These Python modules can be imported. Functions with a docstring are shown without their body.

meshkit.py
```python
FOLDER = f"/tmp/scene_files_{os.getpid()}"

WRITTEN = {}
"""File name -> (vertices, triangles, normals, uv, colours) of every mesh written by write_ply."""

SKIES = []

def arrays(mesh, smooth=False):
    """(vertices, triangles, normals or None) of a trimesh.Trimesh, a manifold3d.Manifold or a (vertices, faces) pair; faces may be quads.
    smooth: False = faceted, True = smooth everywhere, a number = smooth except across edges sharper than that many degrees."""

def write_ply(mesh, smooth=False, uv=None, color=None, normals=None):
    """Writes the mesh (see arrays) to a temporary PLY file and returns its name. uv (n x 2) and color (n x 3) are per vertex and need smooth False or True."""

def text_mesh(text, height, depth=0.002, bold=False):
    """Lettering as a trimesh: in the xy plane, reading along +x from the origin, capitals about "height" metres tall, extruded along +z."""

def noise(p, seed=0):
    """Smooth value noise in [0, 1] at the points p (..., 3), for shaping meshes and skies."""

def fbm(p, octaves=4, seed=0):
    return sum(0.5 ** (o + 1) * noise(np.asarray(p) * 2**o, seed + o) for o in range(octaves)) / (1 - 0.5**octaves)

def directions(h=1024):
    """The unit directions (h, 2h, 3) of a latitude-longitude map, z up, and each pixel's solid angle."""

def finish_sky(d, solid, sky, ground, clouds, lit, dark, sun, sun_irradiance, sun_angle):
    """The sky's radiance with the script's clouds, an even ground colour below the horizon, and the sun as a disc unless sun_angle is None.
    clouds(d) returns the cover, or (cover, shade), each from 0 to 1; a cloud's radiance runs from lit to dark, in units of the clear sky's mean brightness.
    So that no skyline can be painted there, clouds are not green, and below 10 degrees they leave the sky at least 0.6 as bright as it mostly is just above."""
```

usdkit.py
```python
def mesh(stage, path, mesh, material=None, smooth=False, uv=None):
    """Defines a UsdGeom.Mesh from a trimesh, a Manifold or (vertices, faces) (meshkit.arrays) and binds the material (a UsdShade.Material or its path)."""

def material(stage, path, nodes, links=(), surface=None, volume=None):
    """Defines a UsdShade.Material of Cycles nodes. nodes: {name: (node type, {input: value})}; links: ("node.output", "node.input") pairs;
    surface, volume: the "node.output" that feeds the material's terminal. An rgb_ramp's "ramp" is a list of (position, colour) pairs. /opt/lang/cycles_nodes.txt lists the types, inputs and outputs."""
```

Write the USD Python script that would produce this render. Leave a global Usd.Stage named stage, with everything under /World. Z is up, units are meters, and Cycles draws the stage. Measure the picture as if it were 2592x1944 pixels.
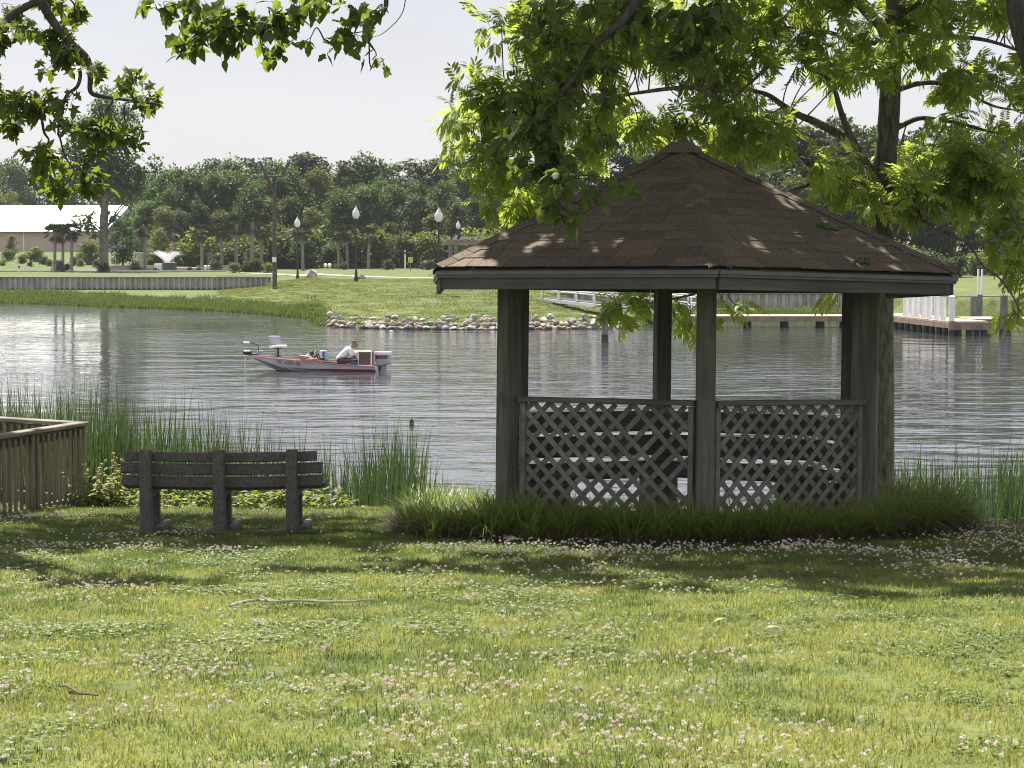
import math, random
import numpy as np, trimesh, usdkit, meshkit
from pxr import Usd, UsdGeom, UsdLux, UsdShade, Gf, Sdf, Vt

stage = Usd.Stage.CreateInMemory()
UsdGeom.SetStageUpAxis(stage, UsdGeom.Tokens.z)
UsdGeom.SetStageMetersPerUnit(stage, 1.0)
world = UsdGeom.Xform.Define(stage, '/World')
stage.SetDefaultPrim(world.GetPrim())
UsdGeom.Scope.Define(stage, '/World/Looks')

# ---------------------------------------------------------------- camera, sky, sun, exposure
F = 5500.0                       # focal length in pixels of the 2592 wide photograph
CAMZ = 4.1                       # above the water (z = 0)
PITCH = math.atan(347.0 / F)
cam = UsdGeom.Camera.Define(stage, '/World/camera')
cam.AddTranslateOp().Set(Gf.Vec3d(0, 0, CAMZ))
cam.AddRotateXOp().Set(90 - math.degrees(PITCH))
cam.CreateHorizontalApertureAttr(36.0)
cam.CreateVerticalApertureAttr(27.0)
cam.CreateFocalLengthAttr(36.0 * F / 2592)
cam.CreateClippingRangeAttr(Gf.Vec2f(0.1, 3000))
cam.CreateExposureAttr(1.5)

SUN_EL, SUN_AZ = math.radians(60), math.radians(-24)       # azimuth from +y towards +x
sd = np.array([math.sin(SUN_AZ) * math.cos(SUN_EL), math.cos(SUN_AZ) * math.cos(SUN_EL), math.sin(SUN_EL)])
sun = UsdLux.DistantLight.Define(stage, '/World/sun')
sun.CreateIntensityAttr(1.25)
sun.CreateNormalizeAttr(True)
sun.CreateAngleAttr(0.6)
sun.CreateColorAttr(Gf.Vec3f(1.0, 0.95, 0.86))
zax = Gf.Vec3d(*map(float, sd))
xax = Gf.Cross(Gf.Vec3d(0, 0, 1), zax).GetNormalized()
yax = Gf.Cross(zax, xax)
sun.AddTransformOp().Set(Gf.Matrix4d(*xax, 0, *yax, 0, *zax, 0, 0, 0, 60, 1))

usdkit.material(stage, '/World/Looks/sky_look', {
    'sky': ('sky_texture', {'sky_type': 'single_scattering', 'sun_disc': False, 'sun_elevation': SUN_EL, 'sun_rotation': SUN_AZ,
                            'air_density': 1.0, 'aerosol_density': 2.0, 'ozone_density': 1.0}),
    'tc': ('texture_coordinate', {}),
    'mp': ('mapping', {'scale': (1.4, 1.4, 4.0)}),
    'nz': ('noise_texture', {'scale': 1.3, 'detail': 5, 'roughness': 0.55}),
    'mr': ('map_range', {'from_min': 0.3, 'from_max': 0.75, 'to_min': 0.76, 'to_max': 0.97, 'clamp': True}),
    'mx': ('mix', {'mix_type': 'mix', 'color2': (2.42, 2.38, 2.56)}),
    'bg': ('background_shader', {'strength': 0.1})},
    [('tc.generated', 'mp.vector'), ('mp.vector', 'nz.vector'), ('nz.fac', 'mr.value'), ('mr.result', 'mx.fac'),
     ('sky.color', 'mx.color1'), ('mx.color', 'bg.color')], surface='bg.background')
sky = UsdLux.DomeLight.Define(stage, '/World/sky')
UsdShade.MaterialBindingAPI.Apply(sky.GetPrim()).Bind(UsdShade.Material.Get(stage, '/World/Looks/sky_look'))
sky.GetPrim().SetCustomDataByKey('kind', 'structure')

# ---------------------------------------------------------------- helpers
_used = {}
def numbered(path):
    n = _used.get(path, 0)
    _used[path] = n + 1
    return path if n == 0 else f'{path}_{n:03d}'

def tag(p, label=None, cat=None, group=None, kind=None):
    p = p.GetPrim() if hasattr(p, 'GetPrim') else p
    for k, v in (('label', label), ('category', cat), ('group', group), ('kind', kind)):
        if v:
            p.SetCustomDataByKey(k, v)
    return p

def xf(prim, loc=(0, 0, 0), rotz=0, scale=None, rotx=0, roty=0):
    x = UsdGeom.Xformable(prim)
    x.ClearXformOpOrder()
    x.AddTranslateOp().Set(Gf.Vec3d(*map(float, loc)))
    if rotx: x.AddRotateXOp().Set(float(rotx))
    if roty: x.AddRotateYOp().Set(float(roty))
    x.AddRotateZOp().Set(float(rotz))
    if scale is not None:
        x.AddScaleOp().Set(Gf.Vec3f(*(np.ones(3) * scale).astype(float).tolist()))

def thing(name, label, cat, loc=(0, 0, 0), rotz=0, group=None, scale=None, rotx=0, roty=0, kind=None):
    x = UsdGeom.Xform.Define(stage, numbered('/World/' + name))
    xf(x, loc, rotz, scale, rotx, roty)
    return tag(x, label, cat, group, kind)

def part(name, mesh, mat, parent=None, smooth=False, label=None, kind=None):
    base = str(parent.GetPath()) if parent is not None else '/World'
    m = usdkit.mesh(stage, numbered(base + '/' + name), mesh, mat, smooth)
    return tag(m, label=label, kind=kind)

def sub(name, parent, label=None):                  # a part that is only a holder of sub-parts
    return tag(UsdGeom.Xform.Define(stage, numbered(str(parent.GetPath()) + '/' + name)), label=label)

def dup(src, name, label, cat, loc, rotz=0, scale=None, group=None):
    x = UsdGeom.Xform.Define(stage, numbered('/World/' + name))
    x.GetPrim().GetReferences().AddInternalReference(src.GetPath())
    xf(x, loc, rotz, scale)
    x.GetPrim().SetInstanceable(True)
    return tag(x, label, cat, group)

def at(px, py, d):
    """World point seen at photograph pixel (px, py) at the forward distance d."""
    r, u = (px - 1296) / F, (972 - py) / F
    c, s = math.cos(PITCH), math.sin(PITCH)
    fy, fz = c + s * u, -s + c * u
    return np.array([r, fy, fz]) * (d / fy) + np.array([0, 0, CAMZ])

def atD(x, y, d):
    return at(x * 1.1718, y * 1.1718, d)

def join(*ms):
    vs, fs, n = [], [], 0
    for v, f in ms:
        vs.append(np.asarray(v, float)); fs.append(np.asarray(f, int) + n); n += len(v)
    return np.vstack(vs), np.vstack(fs)

def _tri(f):
    f = np.asarray(f)
    return np.vstack([f[:, [0, 1, 2]], f[:, [0, 2, 3]]]) if f.shape[1] == 4 else f

_sg = np.array([[a, b, c] for a in (-1, 1) for b in (-1, 1) for c in (-1, 1)], float)
def _cb():
    pts = []
    for s in _sg:
        for k in range(3):
            pts.append((s, k))
    P = np.array([s * (1 - .2 * (np.arange(3) != k)) for s, k in pts])
    h = trimesh.Trimesh(P, process=False).convex_hull
    # match hull vertices back
    idx = [int(np.argmin(((P - v) ** 2).sum(1))) for v in h.vertices]
    f = np.array(idx)[h.faces]
    return np.array([s for s, k in pts]), np.array([np.arange(3) != k for s, k in pts], float), f
_CBS, _CBK, _CBF = _cb()
def cbox(lo, hi, c=0.006):
    """Box with chamfered edges."""
    lo, hi = np.minimum(lo, hi).astype(float), np.maximum(lo, hi).astype(float)
    ctr, h = (lo + hi) / 2, (hi - lo) / 2
    c = min(c, h.min() * .45)
    return ctr + _CBS * (h - c * _CBK), _CBF

_BF = _tri(np.array([[0, 1, 3, 2], [4, 6, 7, 5], [0, 4, 5, 1], [2, 3, 7, 6], [0, 2, 6, 4], [1, 5, 7, 3]]))
def box(lo, hi):
    lo, hi = np.asarray(lo, float), np.asarray(hi, float)
    return (lo + hi) / 2 + _sg * (hi - lo) / 2, _BF

def rot(axis, a):
    c, s = math.cos(a), math.sin(a)
    return np.array({'x': [[1, 0, 0], [0, c, -s], [0, s, c]], 'y': [[c, 0, s], [0, 1, 0], [-s, 0, c]], 'z': [[c, -s, 0], [s, c, 0], [0, 0, 1]]}[axis])

def tf(m, R=None, t=(0, 0, 0)):
    v, f = m
    v = np.asarray(v, float)
    return (v @ np.asarray(R).T if R is not None else v) + np.asarray(t, float), f

def beam(a, b, w, h, c=0.006, up=(0, 0, 1)):
    """Chamfered bar from a to b; w across, h along up."""
    a, b = np.asarray(a, float), np.asarray(b, float)
    d = b - a; L = np.linalg.norm(d); d /= L
    u = np.asarray(up, float) - np.dot(up, d) * d
    u /= np.linalg.norm(u)
    s = np.cross(u, d)
    v, f = cbox((0, -w / 2, -h / 2), (L, w / 2, h / 2), c)
    return a + v[:, :1] * d + v[:, 1:2] * s + v[:, 2:] * u, f

def tube(pts, radii, sides=8, cap=True):
    p = np.asarray(pts, float)
    r = np.broadcast_to(radii, (len(p),)).astype(float)
    t = np.gradient(p, axis=0); t /= np.linalg.norm(t, axis=1, keepdims=True) + 1e-12
    a = np.zeros_like(p)
    ref = np.array([1.0, 0, 0]) if abs(t[0, 0]) < .8 else np.array([0, 1.0, 0])
    for i in range(len(p)):
        ref = ref - np.dot(ref, t[i]) * t[i]; ref /= np.linalg.norm(ref) + 1e-12
        a[i] = ref
    b = np.cross(t, a)
    ang = np.arange(sides) * 2 * np.pi / sides
    v = (p[:, None] + r[:, None, None] * (np.cos(ang)[None, :, None] * a[:, None] + np.sin(ang)[None, :, None] * b[:, None])).reshape(-1, 3)
    q = []
    i, j = np.meshgrid(np.arange(len(p) - 1), np.arange(sides), indexing='ij')
    q = np.stack([i * sides + j, i * sides + (j + 1) % sides, (i + 1) * sides + (j + 1) % sides, (i + 1) * sides + j], -1).reshape(-1, 4)
    f = _tri(q)
    if cap:
        n = len(v)
        v = np.vstack([v, p[:1], p[-1:]])
        k = np.arange(sides)
        f = np.vstack([f, np.stack([(k + 1) % sides, k, np.full(sides, n)], 1),
                       np.stack([(len(p) - 1) * sides + k, (len(p) - 1) * sides + (k + 1) % sides, np.full(sides, n + 1)], 1)])
    return v, f

def lathe(prof, sides=16, c=(0, 0, 0)):
    """Profile of (radius, z) pairs."""
    pr = np.asarray(prof, float)
    return tube(np.stack([np.full(len(pr), c[0]), np.full(len(pr), c[1]), pr[:, 1] + c[2]], 1) + np.array([[0, 0, 1e-6 * i] for i in range(len(pr))]), pr[:, 0], sides)

def smoothline(pts, n=12):
    """Catmull-Rom through the points."""
    p = np.asarray(pts, float)
    p = np.vstack([2 * p[0] - p[1], p, 2 * p[-1] - p[-2]])
    out = []
    for i in range(1, len(p) - 2):
        for t in np.linspace(0, 1, n, endpoint=False):
            a, b, c, d = p[i - 1], p[i], p[i + 1], p[i + 2]
            out.append(.5 * (2 * b + (c - a) * t + (2 * a - 5 * b + 4 * c - d) * t * t + (3 * b - a - 3 * c + d) * t ** 3))
    out.append(p[-2])
    return np.array(out)

def nrm(v):
    v = np.asarray(v, float)
    return v / (np.linalg.norm(v, axis=-1, keepdims=True) + 1e-12)

def frames(dirs, ups):
    x = nrm(dirs)
    z = nrm(ups - (ups * x).sum(-1, keepdims=True) * x)
    y = np.cross(z, x)
    return np.stack([x, y, z], -1)          # columns are the axes

def scatter(tmpl, pos, R, s):
    v, f = tmpl
    n, k = len(pos), len(v)
    s = np.broadcast_to(s, (n,))
    V = np.einsum('nij,kj->nki', R, v) * s[:, None, None] + np.asarray(pos)[:, None]
    return V.reshape(-1, 3), (np.asarray(f)[None] + (np.arange(n) * k)[:, None, None]).reshape(-1, 3)

def instancer(path, protos, idx, pos, yaw, scale, parent=None, tilt=None):
    """PointInstancer of (mesh, material) prototypes."""
    pi = UsdGeom.PointInstancer.Define(stage, path)
    rel = []
    for i, (m, mat) in enumerate(protos):
        pr = usdkit.mesh(stage, f'{path}/tuft_{i:03d}' if i else f'{path}/tuft', m, mat)
        rel.append(pr.GetPath())
    pi.CreatePrototypesRel().SetTargets(rel)
    pi.CreateProtoIndicesAttr(Vt.IntArray.FromNumpy(np.asarray(idx, np.int32)))
    pi.CreatePositionsAttr(Vt.Vec3fArray.FromNumpy(np.asarray(pos, np.float32)))
    pi.CreateScalesAttr(Vt.Vec3fArray.FromNumpy(np.repeat(np.asarray(scale, np.float32)[:, None], 3, 1)))
    pi.CreateOrientationsAttr(Vt.QuathArray([Gf.Quath(float(math.cos(a / 2)), 0, 0, float(math.sin(a / 2))) for a in yaw]))
    return pi

# ---------------------------------------------------------------- materials
L = '/World/Looks/'
def plain(name, col, rough=.6, var=.12, scale=8, bump=0.0, bscale=40, metallic=0, detail=4, stretch=(1, 1, 1), spec=.5, dark=None, random=0.0):
    """Colour with noise variation and a little relief, in object space."""
    c = np.array(col, float)
    d = np.array(dark, float) if dark is not None else c * (1 - 2.2 * var)
    n = {'tc': ('texture_coordinate', {}), 'mp': ('mapping', {'scale': stretch}), 'nz': ('noise_texture', {'scale': scale, 'detail': detail, 'roughness': .6}),
         'rp': ('rgb_ramp', {'ramp': [(.3, d), (.7, c * (1 + var))]}),
         'p': ('principled_bsdf', {'roughness': rough, 'metallic': metallic, 'specular_ior_level': spec})}
    l = [('tc.object', 'mp.vector'), ('mp.vector', 'nz.vector'), ('nz.fac', 'rp.fac')]
    last = 'rp.color'
    if random:
        n |= {'oi': ('object_info', {}), 'rm': ('map_range', {'to_min': 1 - random, 'to_max': 1 + random}), 'hs': ('hsv', {})}
        l += [('oi.random', 'rm.value'), ('rm.result', 'hs.value'), (last, 'hs.color')]
        last = 'hs.color'
    l.append((last, 'p.base_color'))
    if bump:
        n |= {'n2': ('noise_texture', {'scale': bscale, 'detail': 4}), 'b': ('bump', {'strength': .8, 'distance': bump})}
        l += [('mp.vector', 'n2.vector'), ('n2.fac', 'b.height'), ('b.normal', 'p.normal')]
    return usdkit.material(stage, L + name, n, l, surface='p.BSDF')

def wood(name, c0, c1, stretch, rough=.8, knot=None):
    n = {'tc': ('texture_coordinate', {}), 'mp': ('mapping', {'scale': stretch}),
         'nz': ('noise_texture', {'scale': 1.0, 'detail': 6, 'roughness': .65, 'distortion': .6}),
         'n3': ('noise_texture', {'scale': 1.7, 'detail': 3}),
         'rp': ('rgb_ramp', {'ramp': [(.25, c0), (.5, (np.array(c0) + np.array(c1)) / 2), (.75, c1)]}),
         'mx': ('mix', {'mix_type': 'multiply', 'fac': .8}), 'r2': ('rgb_ramp', {'ramp': [(.3, (.55, .6, .5)), (.65, (1.1, 1.08, 1.05))]}),
         'b': ('bump', {'strength': .5, 'distance': .004}), 'p': ('principled_bsdf', {'roughness': rough, 'specular_ior_level': .25})}
    l = [('tc.object', 'mp.vector'), ('mp.vector', 'nz.vector'), ('nz.fac', 'rp.fac'), ('tc.object', 'n3.vector'), ('n3.fac', 'r2.fac'), ('rp.color', 'mx.color1'),
         ('r2.color', 'mx.color2'), ('mx.color', 'p.base_color'), ('nz.fac', 'b.height'), ('b.normal', 'p.normal')]
    return usdkit.material(stage, L + name, n, l, surface='p.BSDF')

def leaf(name, col, trans, tw=.4, rough=.5, var=.25, hue=.02, rnd='island', spec=.35, yellow=None, clump=None, objvar=0.0):
    """Leaf: reflects and lets light through; tone varies from leaf to leaf and from clump to clump."""
    n = {'g': ('geometry', {}), 'oi': ('object_info', {}), 'tc': ('texture_coordinate', {}),
         'mv': ('map_range', {'to_min': 1 - var, 'to_max': 1 + var}), 'mh': ('map_range', {'to_min': .5 - hue, 'to_max': .5 + hue}),
         'h1': ('hsv', {'color': col}), 'h2': ('hsv', {'color': trans}),
         'p': ('principled_bsdf', {'roughness': rough, 'specular_ior_level': spec}), 't': ('translucent_bsdf', {}), 'm': ('mix_closure', {'fac': tw})}
    l = [('g.random_per_island', 'mv.value'), ('oi.random' if rnd == 'object' else 'g.random_per_island', 'mh.value'),
         ('mh.result', 'h1.hue'), ('mh.result', 'h2.hue'), ('p.BSDF', 'm.closure1'), ('t.BSDF', 'm.closure2')]
    val = 'mv.result'
    if clump:
        n |= {'cn': ('noise_texture', {'scale': clump, 'detail': 2}), 'cm': ('map_range', {'from_min': .3, 'from_max': .7, 'to_min': .7, 'to_max': 1.3}), 'ml': ('math', {'math_type': 'multiply'})}
        l += [('tc.object', 'cn.vector'), ('cn.fac', 'cm.value'), ('cm.result', 'ml.value1'), (val, 'ml.value2')]
        val = 'ml.value'
    if objvar:
        n |= {'ov': ('map_range', {'to_min': 1 - objvar, 'to_max': 1 + objvar}), 'mo': ('math', {'math_type': 'multiply'})}
        l += [('oi.random', 'ov.value'), ('ov.result', 'mo.value1'), (val, 'mo.value2')]
        val = 'mo.value'
    l += [(val, 'h1.value'), (val, 'h2.value')]
    a, b = 'h1.color', 'h2.color'
    if yellow is not None:                          # some dry or young leaves
        n |= {'yr': ('math', {'math_type': 'fraction'}), 'y1': ('math', {'math_type': 'multiply', 'value2': 37.7}), 'yg': ('math', {'math_type': 'greater_than', 'value2': 1 - yellow[1]}),
              'x1': ('mix', {'color2': yellow[0]}), 'x2': ('mix', {'color2': yellow[0]})}
        l += [('g.random_per_island', 'y1.value1'), ('y1.value', 'yr.value1'), ('yr.value', 'yg.value1'), ('yg.value', 'x1.fac'), ('yg.value', 'x2.fac'), (a, 'x1.color1'), (b, 'x2.color1')]
        a, b = 'x1.color', 'x2.color'
    l += [(a, 'p.base_color'), (b, 't.color')]
    return usdkit.material(stage, L + name, n, l, surface='m.closure')

M = {}
M['wood_post'] = wood('weathered_post_wood', (.048, .043, .035), (.16, .15, .125), (26, 26, 1.6))
M['wood_flat'] = wood('weathered_board_wood', (.044, .039, .032), (.15, .14, .12), (1.6, 1.6, 30))
M['lattice'] = wood('weathered_lattice_wood', (.08, .075, .065), (.20, .19, .165), (9, 9, 9))
M['fascia'] = wood('grey_fascia_wood', (.042, .041, .036), (.105, .103, .094), (1.2, 1.2, 24))
M['drip'] = plain('grey_drip_edge', (.085, .09, .09), .5, .15, 5)
M['fence'] = wood('tan_fence_wood', (.09, .075, .052), (.25, .21, .155), (16, 16, 1.4))
M['fence_cap'] = wood('grey_fence_cap_wood', (.10, .088, .075), (.25, .23, .20), (3, 3, 20))
M['bench'] = plain('dark_recycled_plastic', (.085, .075, .063), .7, .3, 60, .0015, 160)
M['shingle'] = plain('brown_shingle', (.118, .086, .058), .92, .28, 55, .002, 220, random=.22, detail=6)
M['moss'] = plain('moss', (.05, .09, .015), .9, .3, 60, .003, 150)
M['bark'] = plain('grey_brown_bark', (.125, .11, .09), .9, .35, 14, .012, 22, stretch=(2, 2, .45))
M['dark_bark'] = plain('dark_bark', (.055, .045, .035), .9, .35, 14, .012, 22, stretch=(2, 2, .5))
M['far_bark'] = plain('pale_grey_bark', (.17, .15, .125), .9, .3, 4)
M['palm_bark'] = plain('palm_bark', (.24, .215, .185), .9, .3, 6, stretch=(1, 1, 4))
M['white'] = plain('white_paint', (.78, .78, .78), .45, .04, 4)
M['white_metal'] = plain('white_metal_roof', (.82, .82, .84), .45, .03, .4)
M['black'] = plain('black_metal', (.012, .013, .014), .4, .2, 6)
M['concrete'] = plain('concrete', (.36, .34, .32), .85, .15, 2)
M['road'] = plain('asphalt', (.16, .16, .165), .9, .15, 1)
M['vinyl'] = plain('grey_vinyl_sheet_pile', (.33, .315, .29), .55, .18, 1.2, stretch=(1, 1, .6))
M['cap_wood'] = plain('grey_timber_cap', (.24, .215, .19), .85, .2, 3)
M['timber'] = plain('grey_timber', (.17, .165, .15), .85, .25, 3, stretch=(3, 3, .5))
M['dark_timber'] = plain('dark_wet_timber', (.055, .05, .042), .7, .3, 4)
M['deck'] = plain('tan_deck_board', (.42, .33, .25), .8, .2, 3, random=.12)
M['deck_side'] = plain('brown_deck_fascia', (.24, .175, .125), .8, .22, 2)
M['brick_wall'] = usdkit.material(stage, L + 'pink_brick', {
    'tc': ('texture_coordinate', {}), 'mp': ('mapping', {'rotation': (math.pi / 2, 0, 0)}), 'b': ('brick_texture', {'scale': 3.0, 'color1': (.42, .28, .25), 'color2': (.50, .35, .31), 'mortar': (.5, .45, .42), 'mortar_size': .02}),
    'p': ('principled_bsdf', {'roughness': .85})}, [('tc.object', 'mp.vector'), ('mp.vector', 'b.vector'), ('b.color', 'p.base_color')], surface='p.BSDF')
M['grey_wall'] = plain('grey_metal_siding', (.25, .27, .29), .6, .06, 1)
M['glass_dark'] = plain('dark_window_glass', (.02, .022, .025), .1, .1, 2)
M['green_trim'] = plain('dark_green_trim', (.03, .06, .055), .5, .1, 2)
M['boulder'] = plain('pale_boulder_stone', (.34, .295, .25), .9, .25, 3.5, .02, 12, random=.4, dark=(.13, .12, .11))
M['rock'] = usdkit.material(stage, L + 'riprap_stone', {
    'tc': ('texture_coordinate', {}), 'g': ('geometry', {}), 'sx': ('separate_xyz', {}), 'wet': ('map_range', {'from_min': .03, 'from_max': .16, 'to_min': .3, 'to_max': 1.0, 'clamp': True}),
    'oi': ('object_info', {}), 'vr': ('rgb_ramp', {'ramp': [(0, (.20, .18, .16)), (.35, (.33, .29, .25)), (.6, (.42, .33, .26)), (.85, (.30, .30, .30)), (1, (.50, .46, .42))]}),
    'nz': ('noise_texture', {'scale': 5, 'detail': 5}), 'nr': ('rgb_ramp', {'ramp': [(.3, (.5, .5, .5)), (.7, (1.15, 1.12, 1.1))]}), 'm1': ('mix', {'mix_type': 'multiply', 'fac': 1.0}), 'm2': ('mix', {'mix_type': 'multiply', 'fac': 1.0}),
    'b': ('bump', {'strength': .8, 'distance': .03}), 'p': ('principled_bsdf', {'roughness': .85, 'specular_ior_level': .3})},
    [('g.position', 'sx.vector'), ('sx.z', 'wet.value'), ('oi.random', 'vr.fac'), ('tc.object', 'nz.vector'), ('nz.fac', 'nr.fac'), ('vr.color', 'm1.color1'), ('nr.color', 'm1.color2'),
     ('m1.color', 'm2.color1'), ('wet.result', 'm2.color2'), ('m2.color', 'p.base_color'), ('nz.fac', 'b.height'), ('b.normal', 'p.normal')], surface='p.BSDF')
M['globe'] = plain('milky_lamp_globe', (.72, .73, .76), .25, .03, 3)
M['soil'] = plain('bare_soil', (.10, .065, .045), .95, .3, 8, .004, 60)
# ---------------------------------------------------------------- ground and water
def sstep(a, b, x):
    t = np.clip((np.asarray(x, float) - a) / (b - a), 0, 1)
    return t * t * (3 - 2 * t)

SHX = [-3000, -600, 0, 300, 562, 700, 800, 822, 850, 996, 1242, 1582, 1620, 1660, 1760, 1900, 2145, 2592, 3200, 6000]
SHY = [760, 762, 765, 777, 787, 797, 806, 822, 828, 833, 835, 831, 824, 815, 808, 806, 806, 806, 806, 806]
SHD = 22550.0 / (np.array(SHY) - 625.0)
def pxof(x, y):
    return 1296 + F * np.asarray(x, float) / np.maximum(np.asarray(y, float), 1)
def shore(x, y):
    return np.interp(pxof(x, y), SHX, SHD)
def wall_y(px):
    return np.interp(px, [0, 700, 760, 1340, 1360, 2145, 2400, 2700, 4000], [168, 168, 172, 131, 131, 131, 125, 122, 122])
def crest(x):
    return 20.6 - 2.2 * sstep(.3, 4.0, x)
def ground_z(x, y):
    x, y = np.broadcast_arrays(np.asarray(x, float), np.asarray(y, float))
    lawn = 2.976 - .066 * np.clip(y, 2.5, 60)
    lawn = lawn + .02 * (meshkit.noise(np.stack([x * .9, y * .9, 0 * x], -1)) - .5)
    c = crest(x)
    e = np.clip(y - c, 0, 40)
    near = lawn - .43 * e - .35 * sstep(0, 4, e)
    near = np.maximum(near, -1.2)
    px = pxof(x, y)
    s = y - shore(x, y)
    H = np.interp(px, [560, 700, 800, 1200, 1330, 1450, 1600, 1700], [.78, 1.15, 1.9, 1.9, 1.62, .9, .4, .42])
    Ls = np.interp(px, [0, 560, 700, 850, 1500, 1700], [9, 16, 34, 27, 25, 6])
    f = H * np.where(s > 0, 1 - (1 - np.clip(s / Ls, 0, 1)) ** 2, 0) + np.where(s < 0, .18 * s, 0)
    f = f + .06 * (meshkit.fbm(np.stack([x * .5, y * .5, 0 * x], -1), 3) - .5) * sstep(0, 2, s)
    back = 1.75 + np.clip(y - 215, 0, 88) * .02
    backr = np.interp(y, [131, 160, 215], [1.2, 1.95, 2.0]) + np.clip(y - 215, 0, 88) * .02
    top = np.where(px > 1345, backr, back)
    wy = wall_y(px) + .15
    k = np.where((px < 700) | (px > 1345), sstep(wy, wy + .5, y), sstep(wy - 14, wy + 14, y))
    f = f * (1 - k) + np.maximum(top, f) * k
    f = np.maximum(f, -1.2)
    return np.where(y < 60, near, f)

def grid_sheet(xs_fn, ys, us):
    Y = np.repeat(np.asarray(ys)[:, None], len(us), 1)
    X = np.stack([xs_fn(y) * us for y in ys])
    Z = ground_z(X, Y)
    v = np.stack([X, Y, Z], -1).reshape(-1, 3)
    n, m = Y.shape
    i, j = np.meshgrid(np.arange(n - 1), np.arange(m - 1), indexing='ij')
    q = np.stack([i * m + j, i * m + j + 1, (i + 1) * m + j + 1, (i + 1) * m + j], -1).reshape(-1, 4)
    return v, _tri(q)

ys = np.concatenate([np.arange(-30, 3, 3), np.arange(3, 30, .3), np.arange(30, 100, 5), np.arange(100, 136, .4), np.arange(136, 176, .6), np.arange(176, 320, 6), np.arange(320, 1500, 90)])
s_ = np.linspace(-1, 1, 281)
us = np.sign(s_) * np.abs(s_) ** 2.1
M['ground'] = usdkit.material(stage, L + 'grassy_ground', {
    'g': ('geometry', {}), 'n1': ('noise_texture', {'scale': .9, 'detail': 6, 'roughness': .7}), 'n2': ('noise_texture', {'scale': .16, 'detail': 3}), 'n3': ('noise_texture', {'scale': 14, 'detail': 4}),
    'r1': ('rgb_ramp', {'ramp': [(.3, (.05, .072, .017)), (.5, (.082, .110, .026)), (.7, (.12, .132, .04))]}),
    'r2': ('rgb_ramp', {'ramp': [(.35, (.75, .85, .75)), (.65, (1.15, 1.05, .85))]}), 'r3': ('rgb_ramp', {'ramp': [(.3, (.8, .8, .8)), (.7, (1.15, 1.15, 1.15))]}),
    'm': ('mix', {'mix_type': 'multiply', 'fac': 1.0}), 'm2': ('mix', {'mix_type': 'multiply', 'fac': 1.0}), 'b': ('bump', {'strength': 1.0, 'distance': .035}),
    'p': ('principled_bsdf', {'roughness': .95, 'specular_ior_level': .1, 'sheen_weight': .15})},
    [('g.position', 'n1.vector'), ('g.position', 'n2.vector'), ('g.position', 'n3.vector'), ('n1.fac', 'r1.fac'), ('n2.fac', 'r2.fac'), ('n3.fac', 'r3.fac'), ('r1.color', 'm.color1'), ('r2.color', 'm.color2'),
     ('m.color', 'm2.color1'), ('r3.color', 'm2.color2'), ('m2.color', 'p.base_color'), ('n3.fac', 'b.height'), ('b.normal', 'p.normal')], surface='p.BSDF')
tag(part('ground', grid_sheet(lambda y: 26 + max(y, 0) * 1.1, ys, us), M['ground'], smooth=True), kind='structure')

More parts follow.
